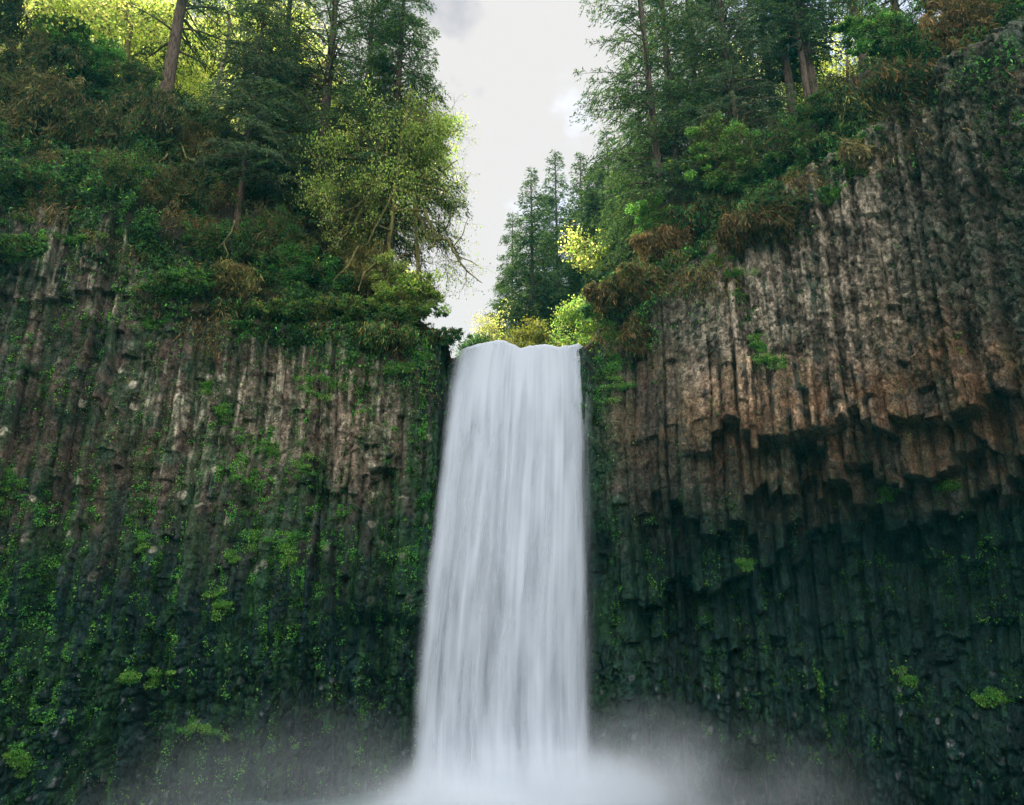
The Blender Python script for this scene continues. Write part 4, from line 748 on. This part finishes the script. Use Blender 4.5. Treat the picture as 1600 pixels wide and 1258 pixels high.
v, f = leaves(P+nr*(.02+.12*r.random(n)[:, None]), Dd, .098*r.uniform(.5, 1.5, n), .08*r.uniform(.6, 1.3, n), r)
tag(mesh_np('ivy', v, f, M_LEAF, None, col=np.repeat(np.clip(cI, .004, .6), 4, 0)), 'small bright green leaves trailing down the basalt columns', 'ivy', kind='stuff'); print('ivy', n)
# moss cushions: short strands in soft mounds
MS = [(222, 850, 12, 18), (480, 720, 14, 22), (325, 605, 16, 9), (350, 640, 14, 8), (385, 745, 22, 16), (345, 940, 22, 18), (455, 850, 16, 30), (15, 760, 14, 26), (235, 505, 18, 12), (420, 700, 14, 14), (500, 600, 24, 18), (545, 560, 24, 10), (610, 575, 28, 10), (650, 560, 26, 16), (430, 505, 40, 8), (120, 372, 60, 7), (20, 345, 28, 7), (210, 1060, 16, 8), (245, 1060, 14, 14),
      (1540, 1090, 20, 14), (1420, 1060, 14, 12), (1190, 563, 26, 6), (1145, 430, 18, 8), (1180, 540, 18, 10), (1250, 250, 30, 14), (1300, 300, 24, 14), (1340, 215, 20, 16), (1130, 405, 24, 10), (1330, 265, 20, 9), (945, 520, 26, 22), (975, 455, 30, 12), (1480, 760, 16, 6), (1390, 770, 18, 10), (1165, 880, 12, 8), (960, 590, 14, 40), (380, 430, 20, 10), (270, 455, 40, 10), (560, 520, 60, 8), (310, 1140, 30, 10), (30, 1190, 20, 20), (400, 845, 14, 10), (365, 870, 12, 10)]
mp_, md_, mc_ = [], [], []
for cx, cy_, rx, ry in MS:
    for k in range(int(4+rx*ry/40)):
        q, n_ = hit(cx+r.normal(0, rx*.6), cy_+r.normal(0, ry*.6))
        if q is None: continue
        m = 190; s_ = r.uniform(.18, .42); u_ = norm(r.normal(0, 1, (m, 3)))*(r.random((m, 1))**.4)*s_*np.array([1.3, .8, .7]); mp_.append(q+np.array([0, -.1, 0])+u_); md_.append(u_*1.5+np.array([0, -.3, -.5])+r.normal(0, .3, (m, 3))); mc_.append(palette(r, m, [[(.10, .27, .04), (.16, .34, .06), (.13, .22, .05)], [(.06, .19, .035), (.09, .25, .045)]][k % 2], .3))
P = np.vstack(mp_); v, f = leaves(P, np.vstack(md_), .10*r.uniform(.6, 1.5, len(P)), .05, r)
tag(mesh_np('moss', v, f, M_MOSS, None, col=np.repeat(np.vstack(mc_), 4, 0)), 'soft bright moss cushions and fern tufts on the ledges of the cliff', 'moss', kind='stuff')

# ------------------------------------------------------------------ spray at the foot of the falls
def mist_material(dens, seed):
    m, t = mat('spray'); l = t.links.new; o = N(t, 'ShaderNodeOutputMaterial'); vp = N(t, 'ShaderNodeVolumePrincipled'); l(vp.outputs[0], o.inputs['Volume']); vp.inputs['Color'].default_value = (.90, .95, 1, 1); vp.inputs['Anisotropy'].default_value = 0.0
    c = N(t, 'ShaderNodeTexCoord'); mp = N(t, 'ShaderNodeMapping'); mp.inputs['Location'].default_value = (seed, 0, 0); l(c.outputs['Object'], mp.inputs[0]); ln = N(t, 'ShaderNodeVectorMath', operation='LENGTH'); l(c.outputs['Object'], ln.inputs[0])
    n = N(t, 'ShaderNodeTexNoise'); n.inputs['Scale'].default_value = 2.0; n.inputs['Detail'].default_value = 3; l(mp.outputs[0], n.inputs[0])
    a = N(t, 'ShaderNodeMapRange', interpolation_type='SMOOTHSTEP'); a.inputs['From Min'].default_value = 1.0; a.inputs['From Max'].default_value = .15; l(ln.outputs['Value'], a.inputs[0])
    b_ = N(t, 'ShaderNodeMapRange'); b_.inputs['From Min'].default_value = .34; b_.inputs['From Max'].default_value = .66; b_.inputs['To Min'].default_value = .08; b_.inputs['To Max'].default_value = 1.6; l(n.outputs[0], b_.inputs[0])
    s_ = N(t, 'ShaderNodeMath', operation='MULTIPLY'); l(a.outputs[0], s_.inputs[0]); l(b_.outputs[0], s_.inputs[1])
    mr_ = N(t, 'ShaderNodeMath', operation='MULTIPLY'); mr_.inputs[1].default_value = dens; l(s_.outputs[0], mr_.inputs[0]); l(mr_.outputs[0], vp.inputs['Density']); return m
def mist(label, c, size, dens, seed):
    bpy.ops.mesh.primitive_ico_sphere_add(subdivisions=3, radius=1, location=tuple(c)); o = bpy.context.object; o.name = 'spray_cloud'; o.data.name = 'spray_cloud'; o.scale = size; o.data.materials.append(mist_material(dens, seed)); tag(o, label, 'spray', kind='stuff'); return o
mist('dense white spray boiling at the foot of the falls', (.2, 39.6, -3.8), (13.0, 4.2, 6.9), 2.2, 1.3)
mist('plume of spray rising right of the foot of the falls', (7.4, 40.2, -2.2), (6.8, 2.6, 7.6), .50, 4.7)
mist('thin spray drifting over the rubble left of the falls', (-11, 39.5, -3), (15, 3.8, 8.8), .075, 8.1)
mist('thin spray drifting right along the base of the cliff', (12, 38.5, -3), (12, 3.8, 7.6), .12, 2.9)
# haze volume added to lift the shadows and tint them teal
mz, t = mat('teal_tint_haze'); o = N(t, 'ShaderNodeOutputMaterial'); vp = N(t, 'ShaderNodeVolumePrincipled'); t.links.new(vp.outputs[0], o.inputs['Volume']); vp.inputs['Density'].default_value = .0002; vp.inputs['Color'].default_value = (.08, .80, .92, 1)
x0, x1, y0, y1, z0, z1 = -435, 435, -135, 435, -3.5, 112
hz = mesh_np('haze', [(x, y, z) for x in (x0, x1) for y in (y0, y1) for z in (z0, z1)], [(0, 1, 3, 2), (4, 6, 7, 5), (0, 4, 5, 1), (2, 3, 7, 6), (0, 2, 6, 4), (1, 5, 7, 3)], mz); tag(hz, 'blue green haze added to tint the shadows teal', 'haze', kind='stuff')
